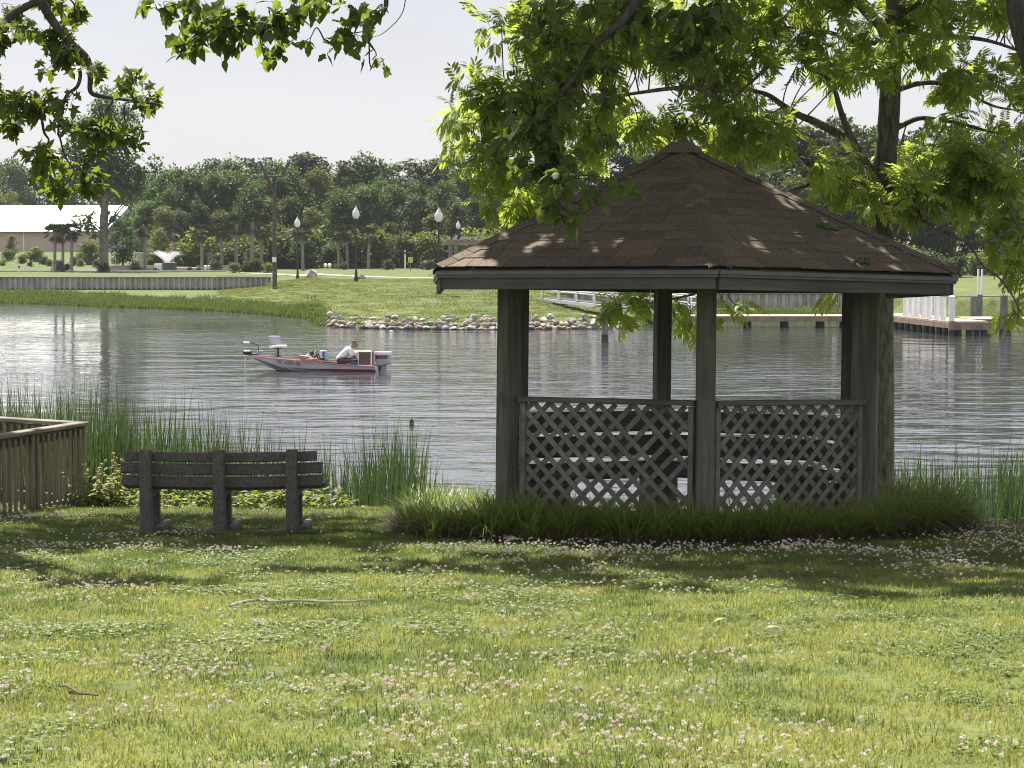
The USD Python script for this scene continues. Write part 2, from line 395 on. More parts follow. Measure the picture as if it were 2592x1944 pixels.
M['water'] = usdkit.material(stage, L + 'lake_water', {
    'g': ('geometry', {}), 'mp': ('mapping', {'scale': (.55, 1.2, 1), 'rotation': (0, 0, .08)}), 'n1': ('noise_texture', {'scale': 1.5, 'detail': 3, 'roughness': .5, 'distortion': .3}),
    'n2': ('noise_texture', {'scale': .45, 'detail': 2}), 'n4': ('noise_texture', {'scale': .04, 'detail': 2}), 'mr': ('map_range', {'from_min': .35, 'from_max': .65, 'to_min': .2, 'to_max': 1.3}),
    'mu': ('math', {'math_type': 'multiply'}), 'ad': ('math', {'math_type': 'multiply_add', 'value2': 1.6}),
    'b': ('bump', {'strength': 1.0, 'distance': .037}),
    'p': ('principled_bsdf', {'base_color': (.036, .039, .041), 'roughness': .06, 'ior': 1.33, 'specular_ior_level': .9})},
    [('g.position', 'mp.vector'), ('mp.vector', 'n1.vector'), ('mp.vector', 'n2.vector'), ('g.position', 'n4.vector'), ('n4.fac', 'mr.value'), ('n1.fac', 'mu.value1'), ('mr.result', 'mu.value2'),
     ('n2.fac', 'ad.value1'), ('mu.value', 'ad.value3'), ('ad.value', 'b.height'), ('b.normal', 'p.normal')], surface='p.BSDF')
wv = np.array([[-420, 16, 0], [420, 16, 0], [420, 200, 0], [-420, 200, 0]], float)
tag(part('lake_water', (wv, np.array([[0, 1, 2], [0, 2, 3]])), M['water']), kind='structure')

def ribbon(name, pts, width, mat, lift=.03, n=10, kind='structure'):
    p = smoothline(pts, n)
    t = nrm(np.gradient(p, axis=0)); s = np.stack([-t[:, 1], t[:, 0], 0 * t[:, 0]], 1)
    rows = []
    for k in np.linspace(-.5, .5, 5):
        q = p + s * width * k
        q[:, 2] = ground_z(q[:, 0], q[:, 1]) + lift
        rows.append(q)
    v = np.stack(rows, 1)
    nn, m = v.shape[:2]
    i, j = np.meshgrid(np.arange(nn - 1), np.arange(m - 1), indexing='ij')
    q = np.stack([i * m + j, i * m + j + 1, (i + 1) * m + j + 1, (i + 1) * m + j], -1).reshape(-1, 4)
    v = v.reshape(-1, 3); f = _tri(q)
    if np.cross(v[f[0, 1]] - v[f[0, 0]], v[f[0, 2]] - v[f[0, 0]])[2] < 0: f = f[:, ::-1]
    return tag(part(name, (v, f), mat), kind=kind)

M['path'] = plain('pale_pink_path', (.40, .34, .29), .95, .15, 1.2)
ribbon('footpath', [(-24, 196, 0), (-17.5, 180, 0), (-13.5, 168, 0), (-9.5, 158, 0), (-6, 152, 0), (-2, 149, 0), (6, 150, 0), (14, 154, 0)], 1.6, M['path'])
a_ = np.linspace(0, 6.283, 41)[:-1]; r_ = 1 + .25 * (meshkit.noise(np.stack([np.cos(a_) * 2, np.sin(a_) * 2, a_ * 0], 1)) - .5)
sx, sy = -2.27 + np.cos(a_) * .82 * r_, 16.98 + np.sin(a_) * .34 * r_
sv_ = np.stack([np.append(sx, -2.27), np.append(sy, 16.98), np.append(ground_z(sx, sy), float(ground_z(-2.27, 16.98))) + .014], 1)
tag(part('bare_soil', (sv_, np.array([[40, i, (i + 1) % 40] for i in range(40)])), M['soil'], smooth=True), kind='structure')
ribbon('road', [(-90, 213, 0), (-60, 212, 0), (-45, 212.5, 0), (-36, 216, 0)], 7, M['road'])
kb = [cbox((x, 204.9, 1.6), (x + 2.98, 205.1, 1.90), .02) for x in np.arange(-66, -27, 3)]
tag(part('kerb', join(*kb), M['concrete']), kind='structure')
kb = [cbox((x, 199.9, 1.6), (x + 2.98, 200.1, 1.86), .02) for x in np.arange(-12, 6, 3)]
tag(part('kerb', join(*kb), M['concrete']), kind='structure')

# ---------------------------------------------------------------- sheet pile walls
def pile_mesh(a, b, z0, z1, depth=.12):
    """One corrugated sheet: out - slope - in - slope, from a to b (x, y)."""
    a, b = np.asarray(a, float), np.asarray(b, float)
    d = b - a; n = np.array([d[1], -d[0]]) / np.linalg.norm(d)
    if n[1] > 0: n = -n
    ts = [0, .36, .5, .86, 1.0]; off = [depth, depth, 0, 0, depth]
    v, f = [], []
    for t, o in zip(ts, off):
        for k in (0, .02):
            q = a + d * t + n * (o - k)
            v += [[*q, z0], [*q, z1]]
    for i in range(4):
        o = i * 4
        f += [[o, o + 4, o + 5, o + 1], [o + 2, o + 3, o + 7, o + 6], [o + 1, o + 5, o + 7, o + 3]]
    return np.array(v), _tri(np.array(f))
def sheet_wall(label, a, b, step, z0, z1, mat, capmat, group=None, limit=None):
    w = thing('sheet_pile_wall', label, 'retaining wall')
    a, b = np.asarray(a, float), np.asarray(b, float)
    n = int(round(np.linalg.norm(b - a) / step)); d = (b - a) / n
    for i in range(n):
        part('sheet_pile', pile_mesh(a + d * i, a + d * (i + 1), z0, z1), mat, w)
    u = (b - a) / np.linalg.norm(b - a)
    s = np.array([-u[1], u[0]])
    m = max(1, int(np.linalg.norm(b - a) / 4.5))
    for i in range(m):
        p, q = a + (b - a) * i / m, a + (b - a) * (i + 1) / m - u * .02
        part('cap_board', beam([*(p + s * .04), z1 + .045], [*(q + s * .04), z1 + .045], .42, .09, .012), capmat, w)
    return w
sheet_wall('long grey sheet pile wall along the left far shore below the fountain', (-62, 168), (-18.6, 168), .42, -.2, 1.72, M['vinyl'], M['cap_wood'])
sheet_wall('grey sheet pile wall behind the white gangway and low dock on the right', (1.6, 131), (20.3, 131), .5, -.2, 1.26, M['vinyl'], M['cap_wood'])
bh = thing('timber_bulkhead', 'dark grey board bulkhead behind the white dock piles on the right', 'retaining wall')
a, b = np.array([20.5, 130.9]), np.array([33.0, 122.6])
n = 62; d = (b - a) / n
for i in range(n):
    j = (i * 7 % 5) * .006
    part('plank', beam([*(a + d * (i + .5) + np.array([0, j])), -.4], [*(a + d * (i + .5) + np.array([0, j])), 1.15 + j], .05, np.linalg.norm(d) * .93, .008, up=(d[0], d[1], 0)), M['timber'], bh)
for z in (1.2, .55):
    part('rail', beam([a[0], a[1] - .09, z], [b[0], b[1] - .09, z], .16, .14, .01), M['cap_wood' if z > 1 else 'timber'], bh)

# ---------------------------------------------------------------- riprap
rng = np.random.default_rng(5)
rp = thing('rock_bank', 'low bank of pale broken stones along the tip of the grass mound', 'rock bank', kind='structure')
base_ico = trimesh.creation.icosphere(1, 1.0)
def rock(c, r, seed):
    v = np.array(base_ico.vertices)
    rg = np.random.default_rng(seed)
    for k in range(9):                               # cut flat faces like broken stone
        nn = nrm(rg.normal(size=3)); h = rg.uniform(.5, .85)
        e = np.maximum(v @ nn - h, 0)
        v = v - e[:, None] * nn
    v = v * np.array([rg.uniform(.8, 1.3), rg.uniform(.8, 1.2), rg.uniform(.6, .9)]) * r
    v = v @ rot('z', rg.uniform(0, 6.3)).T @ rot('x', rg.uniform(-.5, .5)).T
    return v + c, base_ico.faces
cnt = 0
for row, (dz, ds) in enumerate(((.02, -.1), (.22, .35), (.42, .8), (.55, 1.3))):
    px = 828 + rng.uniform(0, 8)
    while px < 1618:
        hgt = np.interp(px, [828, 870, 1000, 1300, 1500, 1590], [.9, 1.15, 1.0, 1.0, 1.0, .6])
        r = rng.uniform(.10, .27) * (1.25 if row == 0 else 1)
        d = float(np.interp(px, SHX, SHD)) + ds + rng.uniform(-.12, .12)
        if rng.random() < (1, 1, .75, .4)[row] * min(1, hgt) and cnt < 299:
            c = np.array([(px - 1296) / F * d, d, dz * hgt + rng.uniform(-.05, .06)])
            part('rock', rock(c, r, cnt + 11), M['rock'], rp); cnt += 1
        px += r * 2 * 51 * rng.uniform(.46, .72) * (1 if row < 2 else 1.35)

# ---------------------------------------------------------------- lamps
def lamp_post(label, d, px):
    x = (px - 1296) / F * d
    t = thing('lamp_post', label, 'street lamp', (x, d, float(ground_z(x, d))), group=None)
    part('pole', lathe([(.14, -.1), (.14, .25), (.10, .32), (.085, .6), (.058, .7), (.05, 3.75), (.07, 3.78), (.07, 3.84)], 10), M['black'], t, 40)
    part('fitter', lathe([(.09, 3.84), (.13, 3.92), (.13, 3.98), (.10, 4.0)], 10), M['black'], t, 40)
    g = part('globe', lathe([(.10, 4.0), (.20, 4.12), (.235, 4.28), (.21, 4.44), (.13, 4.56), (.10, 4.58)], 14), M['globe'], t, True)
    part('finial', lathe([(.10, 4.58), (.11, 4.62), (.05, 4.66), (.06, 4.72), (.015, 4.82)], 8), M['white'], g, 50)
    return t
lamp_post('black lamp post with white globe, leftmost of the lamps, right of the tall nest pole', 168, 754)
lamp_post('black lamp post with white globe standing lowest on the front of the grass mound', 139, 902)
lamp_post('nearest and tallest looking lamp post, its base hidden behind the gazebo roof', 122, 1111)
lamp_post('small far lamp post rising behind the pergola', 218, 1160)

# ---------------------------------------------------------------- nest pole
M['far_pole'] = plain('dark_grey_pole_wood', (.085, .072, .06), .9, .25, 3, stretch=(3, 3, .5))
d = 156; x = (696 - 1296) / F * d
t = thing('nest_pole', 'tall grey wooden pole with forked arms and small nest platform at its top', 'pole', (x, d, float(ground_z(x, d))))
part('pole', tube([(0, 0, -.3), (0, 0, 4), (.03, 0, 8.0)], [.17, .15, .12], 9), M['far_pole'], t, 40)
part('platform', cbox((-.55, -.4, 8.0), (.65, .4, 8.12), .02), M['far_pole'], t)
part('arm', beam((-.05, -.1, 7.0), (-1.0, -.1, 9.15), .15, .2), M['far_pole'], t)
part('arm', beam((.55, -.1, 8.06), (1.12, -.1, 9.1), .15, .2), M['far_pole'], t)
nb = []
rg = np.random.default_rng(3)
for i in range(26):
    a_ = rg.uniform(0, 6.3); r_ = rg.uniform(.05, .22)
    nb.append(beam((math.cos(a_) * r_ - .1, math.sin(a_) * r_, 8.14 + rg.uniform(0, .12)), (math.cos(a_ + 1.8) * .25 - .1, math.sin(a_ + 1.8) * .25, 8.14 + rg.uniform(0, .16)), .02, .02, .003))
part('nest', join(*nb), M['dark_bark'], t)
part('meter_box', cbox((-.14, -.3, 1.95), (.14, -.15, 2.3), .02), M['white'], t)
part('band', lathe([(.165, 1.1), (.18, 1.12), (.18, 1.3), (.165, 1.32)], 10), M['drip'], t)

# ---------------------------------------------------------------- building
B0 = at(262, 584, 300)
bt = thing('metal_roof_building', 'long low brick building with a white metal roof on the far left', 'building', (B0[0], B0[1], 0), rotz=-9)
gz = 3.2; ez = B0[2]; W_, LEN = 20.0, 62.0; rz = ez + 3.6
def quadbox(pts, th):
    p = np.asarray(pts, float)
    n = nrm(np.cross(p[1] - p[0], p[2] - p[0])) * th
    v = np.vstack([p, p - n]); k = len(p)
    f = [[0, i, i + 1] for i in range(1, k - 1)] + [[k, k + i + 1, k + i] for i in range(1, k - 1)]
    for i in range(k):
        j = (i + 1) % k
        f += [[i, i + k, j + k], [i, j + k, j]]
    return v, np.array(f)
wl = part('wall', cbox((-LEN, 0, gz - 1), (0, .3, ez - .02), .01), M['brick_wall'], bt)
gw = sub('gable_wall', bt)
gv = np.array([[0.02, 0, gz - 1], [0.02, W_, gz - 1], [0.02, W_, ez - .05], [0.02, W_ / 2, rz - .08], [0.02, 0, ez - .05]])
part('siding', quadbox(gv, .25), M['grey_wall'], gw)
part('rake_trim', join(beam((.16, -.3, ez - .02), (.16, W_ / 2, rz + .0), .12, .34), beam((.16, W_ / 2, rz), (.16, W_ + .3, ez - .02), .12, .34)), M['green_trim'], gw)
rf = part('roof', join(quadbox([[-LEN, -.5, ez - .06], [.4, -.5, ez - .06], [.4, W_ / 2, rz + .12], [-LEN, W_ / 2, rz + .12]], .12), quadbox([[-LEN, W_ / 2, rz + .12], [.4, W_ / 2, rz + .12], [.4, W_ + .5, ez - .06], [-LEN, W_ + .5, ez - .06]], .12)), M['white_metal'], bt)
sl = (rz + .18 - ez) / (W_ / 2 + .5)
for i in range(41):
    x0 = -LEN + 1 + i * 1.5
    part('seam', beam((x0, -.5, ez - .04), (x0, W_ / 2, rz + .14), .05, .06, .01), M['white_metal'], rf)
part('gutter', cbox((-LEN, -.68, ez - .24), (.4, -.505, ez - .08), .03), M['green_trim'], bt)
for x0 in (-56, -44, -38.5, -33, -28.5, -24, -19.5):
    w_ = part('window', cbox((x0 - .24, -.05, gz + .15), (x0 + .24, .1, gz + 1.75), .02), M['glass_dark'], bt)
    part('sill', cbox((x0 - .32, -.12, gz + .05), (x0 + .32, .05, gz + .15), .02), M['concrete'], w_)
for x0 in (-26.2, -16.5, -11.5, -7):
    part('downspout', cbox((x0 - .08, -.16, gz - .5), (x0 + .08, -.02, ez - .2), .02), M['white'], bt)
for x0 in (-33.5,):
    part('utility_box', cbox((x0, -2.0, gz - .4), (x0 + 2.2, -.9, gz + .9), .05), M['green_trim'], bt)

# ---------------------------------------------------------------- fountain with basin, plaza walls, pillars
fx = at(424, 683, 214)
ft = thing('fountain', 'fountain throwing a cone of white spray in front of the woods', 'fountain', (fx[0], fx[1], float(ground_z(fx[0], fx[1]))))
part('basin', lathe([(3.2, -.2), (3.2, .32), (3.0, .36), (2.9, .3), (2.9, .2), (.01, .2)], 28), M['brick_wall'], ft, 40)
part('nozzle', lathe([(.18, .2), (.18, .5), (.08, .6)], 8), M['black'], ft)
M['spray'] = usdkit.material(stage, L + 'water_spray', {'t': ('transparent_bsdf', {}), 'd': ('diffuse_bsdf', {'color': (.9, .92, .95)}), 'm': ('mix_closure', {'fac': .55})}, [('t.BSDF', 'm.closure1'), ('d.BSDF', 'm.closure2')], surface='m.closure')
rg = np.random.default_rng(8); ps = []
for i in range(260):
    a_ = rg.uniform(0, 6.283); vh = rg.uniform(.75, 1.2) if i % 3 else rg.uniform(1.2, 1.7); vz = rg.uniform(4.6, 5.5)
    ts = np.linspace(0, rg.uniform(.3, .56), 9)
    p = np.stack([np.cos(a_) * vh * ts * 2.0, np.sin(a_) * vh * ts * 2.0, .5 + vz * ts - 4.9 * ts ** 2], 1)
    p = p[p[:, 2] > .15]
    if len(p) > 3: ps.append(tube(p, np.linspace(.006, .016, len(p)), 3, cap=False))
part('spray', join(*ps), M['spray'], ft)
def lowwall(label, px0, px1, d, z1, mat, h0=-.3):
    a_, b_ = (px0 - 1296) / F * d, (px1 - 1296) / F * d
    g = float(ground_z((a_ + b_) / 2, d))
    t = thing('garden_wall', label, 'garden wall', ((a_ + b_) / 2, d, g))
    part('wall', cbox((a_ - (a_ + b_) / 2, -.15, h0), (b_ - (a_ + b_) / 2, .15, z1), .02), mat, t)
    part('coping', cbox((a_ - (a_ + b_) / 2 - .05, -.2, z1 + .002), (b_ - (a_ + b_) / 2 + .05, .2, z1 + .09), .02), M['concrete'], t)
lowwall('low brown brick planter wall left of the fountain', 275, 390, 212, .45, M['brick_wall'])
lowwall('low brown brick planter wall right of the fountain', 500, 580, 212, .42, M['brick_wall'])
M['tan_stucco'] = plain('tan_stucco', (.50, .43, .36), .9, .1, 2)
lowwall('tan wall with light coping directly behind the fountain', 348, 400, 226, 1.5, M['tan_stucco'])
for px, lab in ((538, 'tan brick pillar nearer the fountain'), (630, 'tan brick pillar left of the nest pole'), (655, 'small tan brick pillar just right of the other pillars')):
    x = (px - 1296) / F * 222
    t = thing('gate_pillar', lab, 'pillar', (x, 222, float(ground_z(x, 222))))
    part('shaft', cbox((-.42, -.42, -.2), (.42, .42, 1.45), .02), M['tan_stucco'], t)
    part('cap', cbox((-.5, -.5, 1.452), (.5, .5, 1.6), .03), M['concrete'], t)
x = (402 - 1296) / F * 207
t = thing('utility_cabinet', 'white and dark green utility boxes at the kerb before the fountain', 'utility box', (x, 207, 1.75))
part('white_cabinet', cbox((-.35, -.3, 0), (.35, .3, .75), .03), M['white'], t)
part('green_cabinet', cbox((.5, -.4, 0), (1.7, .4, .9), .05), M['green_trim'], t)
for px, d, h, lab in ((50, 203, .9, 'thin white marker post left of the other by the road'), (74, 206, 1.25, 'dark and white marker post beside the road'), (183, 203, .95, 'thin white marker post under the palm trio')):
    x = (px - 1296) / F * d
    t = thing('marker_post', lab, 'post', (x, d, 1.72))
    part('post', lathe([(.07, 0), (.07, h - .1), (.04, h)], 8), M['white'], t)
    part('band', lathe([(.075, h * .45), (.08, h * .47), (.08, h * .7), (.075, h * .72)], 8), M['black'], t)
for px, d, lab, hh in ((1026, 200, 'thin white post beside the yellow sign at the wood edge', 1.9),):
    x = (px - 1296) / F * d
    t = thing('marker_post', lab, 'post', (x, d, float(ground_z(x, d))))
    part('post', lathe([(.07, 0), (.07, hh - .1), (.04, hh)], 8), M['white'], t)
    part('band', lathe([(.075, hh * .8), (.08, hh * .82), (.08, hh * .9), (.075, hh * .92)], 8), M['drip'], t)
M['yellow'] = plain('yellow_sign', (.55, .45, .10), .6, .1, 3)
x = (1034 - 1296) / F * 201
t = thing('small_sign', 'small yellow sign board at the edge of the woods', 'sign', (x, 201, float(ground_z(x, 201))))
part('panel', cbox((-.02, -.03, .75), (.42, .03, 1.25), .01), M['yellow'], t)
part('post', cbox((.15, .03, 0), (.23, .1, 1.1), .01), M['timber'], t)
for px, d, lab in ((830, 208, 'pair of small white ground lights under the palms beside the leftmost lamp'), (527, 207, 'pair of small white ground lights right of the fountain')):
    x = (px - 1296) / F * d
    t = thing('ground_light', lab, 'light', (x, d, float(ground_z(x, d))))
    for k in (-.2, .2):
        part('lamp_head', lathe([(.05, .0), (.06, .25), (.17, .3), (.17, .55), (.08, .6)], 8, (k, 0, 0)), M['white'], t, 40)
for px, py, d, s, lab in ((788, 700, 163, .75, 'small tan boulder beside the footpath near the leftmost lamp'), (914, 706, 150, .5, 'small tan boulder just right of the lamp lowest on the mound')):
    p = at(px, py, d); p[2] = ground_z(p[0], p[1]) + .2 * s
    tag(part('boulder', rock(p, .75 * s, int(px)), M['boulder']), lab, 'boulder')

# ---------------------------------------------------------------- pergola
d = 150; x0 = (1128 - 1296) / F * d; g = 4.1 - (740 - 625) * d / F
p0 = at(1135, 603, d)
pg = thing('pergola', 'brown timber pergola with pale rafter ends and a hanging sign, behind the gazebo roof', 'pergola', (p0[0], d, float(ground_z(p0[0], d))))
H = p0[2] - float(ground_z(p0[0], d))
for xx in (0.1, .5, 5.0, 5.4):
    for yy in (0, 2.4):
        part('post', cbox((xx - .11, yy - .11, -.2), (xx + .11, yy + .11, H - .35), .012), M['timber'], pg)
M['rose_wood'] = plain('rose_brown_beam', (.30, .22, .19), .8, .15, 3)
for yy in (-.12, 2.52):
    part('beam', cbox((-.4, yy - .06, H - .45), (6.0, yy + .06, H - .12), .012), M['rose_wood'], pg)
for i in range(13):
    part('rafter', cbox((-.1 + i * .46, -.6, H - .118), (.06 + i * .46, 3.0, H + .09), .012), M['concrete'], pg)
sg = part('hanging_sign', cbox((2.0, -.24, H - .98), (3.1, -.19, H - .42), .01), M['concrete'], pg)
part('sign_post', cbox((2.5, -.18, -.2), (2.65, -.05, H - .46), .01), M['timber'], pg)
# ---------------------------------------------------------------- docks
dk = thing('low_dock', 'low tan dock running level across the cove behind the gazebo posts', 'dock')
for i in range(42):
    x0 = 8.9 + i * .215
    part('deck_board', cbox((x0, 110.0, .585), (x0 + .2, 112.2, .625), .006), M['deck'], dk)
part('fascia_board', cbox((8.9, 109.94, .33), (17.93, 109.995, .60), .008), M['deck_side'], dk)
part('fascia_board', cbox((8.9, 112.205, .33), (17.93, 112.26, .60), .008), M['deck_side'], dk)
for px in (1894, 1988, 2079, 2140):
    x = (px - 1296) / F * 110.6
    part('pile', lathe([(.16, -1), (.15, .32)], 10, (x, 110.5, 0)), M['dark_timber'], dk, 50)
    part('pile', lathe([(.16, -1), (.15, .32)], 10, (x + .02, 111.8, 0)), M['dark_timber'], dk, 50)

A, Bp = np.array([18.6, 112.2]), np.array([20.1, 99.8])
u = (Bp - A) / np.linalg.norm(Bp - A); Ld = np.linalg.norm(Bp - A); sv = np.array([-u[1], u[0]])     # towards +x
fd = thing('finger_dock', 'tan finger dock on dark piles lined with white mooring posts', 'dock')
nb = int(Ld / .21)
for i in range(nb):
    q = A + u * (i + .5) * Ld / nb
    part('deck_board', beam([*q, .665], [*(q + sv * 1.85), .665], Ld / nb - .012, .05, .006), M['deck'], fd)
part('fascia_board', beam([*(A - sv * .03), .50], [*(Bp - sv * .03), .50], .05, .27, .008), M['deck_side'], fd)
part('fascia_board', beam([*(Bp + u * .03 - sv * .05), .46], [*(Bp + u * .03 + sv * 1.9), .46], .05, .36, .008), M['deck_side'], fd)
part('fascia_board', beam([*(A + sv * 1.88), .50], [*(Bp + sv * 1.88), .50], .05, .27, .008), M['deck_side'], fd)
for i in range(13):
    q = A + u * (.6 + i * .97)
    part('pile', lathe([(.15, -1), (.14, .62)], 10, (*(q + sv * .2), 0)), M['dark_timber'], fd, 50)
    if i % 2 == 0:
        part('pile', lathe([(.14, -1), (.13, .62)], 10, (*(q + sv * 1.7), 0)), M['dark_timber'], fd, 50)
for k in range(4):
    q = Bp - u * .25 + sv * (.55 + .42 * k)
    part('pile', lathe([(.12, -1), (.11, .62)], 10, (*q, 0)), M['dark_timber'], fd, 50)
tags = ['leftmost white mooring post, tall with a pointed cap', 'second white mooring post from the left, flat topped', 'third white mooring post from the left, flat topped',
        'white mooring post with pointed cap in the middle of the row', 'flat white mooring post just right of the middle pointed one', 'sixth white mooring post from the left, flat topped',
        'flat white mooring post beside the nearest pointed one', 'nearest white mooring post with pointed cap at the dock corner']
for i, px in enumerate((2293, 2309, 2320.6, 2337.7, 2353, 2371, 2387.5, 2409)):
    d = 99.9 + (2409 - px) / 16.2
    x = (px - 1296) / F * d
    t = thing('mooring_post', tags[i], 'dock post', (x, d, .692), group='white mooring posts on the finger dock')
    h = 1.0 + .02 * (i % 3)
    if i in (0, 3, 7):
        part('post', lathe([(.145, 0), (.14, 1.08)], 14), M['white'], t, 40)
        part('cap', lathe([(.15, 1.082), (.15, 1.12), (.02, 1.24)], 14), M['white'], t, 40)
    else:
        part('post', lathe([(.14, 0), (.135, h)], 14), M['white'], t, 40)
        part('cap', lathe([(.142, h + .002), (.142, h + .035)], 14), M['white'], t, 40)
sd2 = thing('side_dock', 'brown dock platform leaving the frame right of the finger dock', 'dock')
for i in range(40):
    x0 = 22.0 + i * .21
    part('deck_board', cbox((x0, 104.2, .62), (x0 + .195, 107.4, .66), .006), M['deck'], sd2)
part('fascia_board', cbox((21.98, 104.13, .36), (30.4, 104.19, .64), .008), M['deck_side'], sd2)
for x, y in ((22.9, 104.6), (23.9, 104.6), (25.0, 104.6), (23.3, 106.8), (26.4, 104.6), (28, 104.6)):
    part('pile', lathe([(.16, -1), (.15, .6)], 10, (x, y, 0)), M['dark_timber'], sd2, 50)
for px, d, zt, lab in ((2540, 100.9, 1.86, 'tall grey timber pile at the right edge in front of the side dock'), (2465, 108.6, 1.65, 'grey timber pile behind the far corner of the finger dock')):
    x = (px - 1296) / F * d
    t = thing('dock_pile', lab, 'pile', (x, d, 0))
    part('shaft', lathe([(.21, -1), (.20, .3), (.19, zt)], 12), M['timber'], t, 50)
    part('wet_base', lathe([(.214, -.9), (.206, .28)], 12), M['dark_timber'], t, 50)
x = (2480 - 1296) / F * 114.5
t = thing('marker_pole', 'tall pole with two white strips above the bulkhead on the right', 'pole', (x, 114.5, 0))
part('shaft', lathe([(.15, -1), (.14, 1.6)], 10), M['timber'], t, 50)
for k in (-.11, .09):
    part('strip', cbox((k - .045, -.05, 1.55), (k + .045, .05, 2.92), .01), M['white'], t)
x = (2111 - 1296) / F * 115
t = thing('dock_sign', 'narrow white sign board on two wooden legs standing behind the low dock', 'sign', (x, 115, 0))
part('panel', cbox((-.10, -.05, 1.05), (.14, -.02, 1.92), .008), M['white'], t)
for k in (-.28, .17):
    part('leg', cbox((k - .05, -.01, -.6), (k + .05, .09, 1.8), .008), M['deck_side'], t)
part('brace', cbox((-.3, -.012, 1.1), (.2, .085, 1.2), .008), M['deck_side'], t)

# gangway
g0, g1 = np.array([(1366 - 1296) / F * 122, 122, 1.27]), np.array([(1760 - 1296) / F * 112.0, 112.0, .66])
gd = nrm(g1 - g0); gs = nrm(np.cross([0, 0, 1], gd)); 
gw = thing('gangway', 'white railed gangway sloping from the mound to the low dock', 'gangway')
for k in (0, 1.2):
    part('stringer', beam(g0 + gs * k - [0, 0, .12], g1 + gs * k - [0, 0, .12], .06, .2, .008), M['white'], gw)
    part('hand_rail', beam(g0 + gs * k + [0, 0, .85], g1 + gs * k + [0, 0, .85], .06, .07, .01), M['white'], gw)
    part('mid_rail', beam(g0 + gs * k + [0, 0, .44], g1 + gs * k + [0, 0, .44], .045, .06, .01), M['white'], gw)
    for i in range(9):
        q = g0 + (g1 - g0) * (i + .1) / 8.3 + gs * k
        part('post', cbox(q - [.04, .04, .02], q + [.04, .04, .815], .008), M['white'], gw)
Lg = np.linalg.norm(g1 - g0)
for i in range(46):
    q = g0 + gd * (i + .5) * Lg / 46
    part('tread', beam(q - [0, 0, .0], q + gs * 1.2, Lg / 46 - .02, .035, .005), M['drip'], gw)

# mooring pile in the water, float, buoy
d = 92.8; x = (1531 - 1296) / F * d
t = thing('lone_pile', 'lone mooring pile in open water left of the back gazebo post', 'pile', (x, d, 0))
part('shaft', lathe([(.15, -1), (.15, .4), (.14, 1.85)], 12), M['timber'], t, 50)
part('wet_base', lathe([(.156, -.9), (.156, .36)], 12), M['dark_timber'], t, 50)
part('cleat', cbox((-.2, -.17, 1.3), (.2, -.13, 1.5), .01), M['timber'], t)
p = at(991, 839, 105)
t = thing('buoy', 'small white round float off the stone bank', 'buoy', (p[0], 105.0, 0))
part('ball', lathe([(.02, -.05), (.08, -.02), (.09, .02), (.06, .07), (.015, .085)], 14), M['white'], t, True)
part('ring', lathe([(.015, .08), (.02, .10), (.012, .115)], 8), M['black'], t)
p = at(1042, 1077, 49.9)
t = thing('float', 'small dark float standing in the water behind the reeds left of the gazebo', 'buoy', (p[0], 49.9, 0))
part('body', lathe([(.03, -.1), (.05, 0), (.052, .09), (.03, .125), (.015, .15)], 12), M['black'], t, 50)
part('band', lathe([(.052, .02), (.055, .03), (.055, .05), (.052, .06)], 12), M['timber'], t)

# ---------------------------------------------------------------- fishing boat
M['hull'] = plain('pale_grey_gelcoat', (.50, .50, .52), .25, .06, 2)
M['maroon'] = plain('maroon_stripe', (.16, .025, .05), .35, .12, 3)
M['pink'] = plain('faded_red_deck', (.36, .17, .15), .6, .15, 4)
M['boat_floor'] = plain('dark_red_carpet', (.16, .04, .04), .95, .2, 12)
M['seat_grey'] = plain('grey_vinyl_seat', (.33, .33, .38), .5, .08, 4)
M['seat_blue'] = plain('pale_blue_vinyl', (.16, .32, .42), .5, .1, 4)
M['brown_panel'] = plain('brown_panel', (.12, .065, .055), .7, .12, 5)
M['cowl_side'] = plain('grey_blue_cowl', (.36, .38, .42), .35, .06, 4)
M['red'] = plain('red_lettering', (.75, .06, .03), .5, .05, 6)
bx, bd = (960 - 1296) / F * 72, 72.0
boat = thing('fishing_boat', 'low grey and maroon fishing boat drifting on the lake', 'boat', (bx, bd, .0), rotz=180 - 6, rotx=-2.2)
LB = 4.4
def hs(x):                                           # half beam, keel, chine, sheer heights
    b = np.interp(x, [0, 1.5, 2.6, 3.5, 4.1, 4.4], [.82, .88, .88, .72, .42, .1])
    k = np.interp(x, [0, 2.6, 3.3, 3.8, 4.4], [-.16, -.16, -.06, .14, .46])
    c = np.interp(x, [0, 2.2, 3.2, 3.9, 4.4], [-.05, -.03, .08, .30, .49])
    g = np.interp(x, [0, 1.0, 2.2, 3.4, 4.4], [.14, .195, .295, .41, .495])
    return b, k, c, g
X = np.linspace(0, LB, 34)
rows = []
for x in X:
    b, k, c, g = hs(x)
    half = [(b, g), (b * .97, g - .05), (b * .93, (g + c) / 2 - .01), (b * .86, c), (b * .45, (c + k) / 2 - .01), (0, k)]
    rows.append([(x, y, z) for y, z in half] + [(x, -y, z) for y, z in half[-2::-1]])
R_ = np.array(rows); n_, m_ = R_.shape[:2]
def quadgrid(R_):
    n_, m_ = R_.shape[:2]
    i, j = np.meshgrid(np.arange(n_ - 1), np.arange(m_ - 1), indexing='ij')
    return R_.reshape(-1, 3), _tri(np.stack([i * m_ + j, i * m_ + j + 1, (i + 1) * m_ + j + 1, (i + 1) * m_ + j], -1).reshape(-1, 4))
hv, hf = quadgrid(R_)
nn = len(hv)
tr = np.array([[0, i, i + 1] for i in range(1, m_ - 1)])
hv2 = np.vstack([hv, R_[-1].mean(0)[None]])
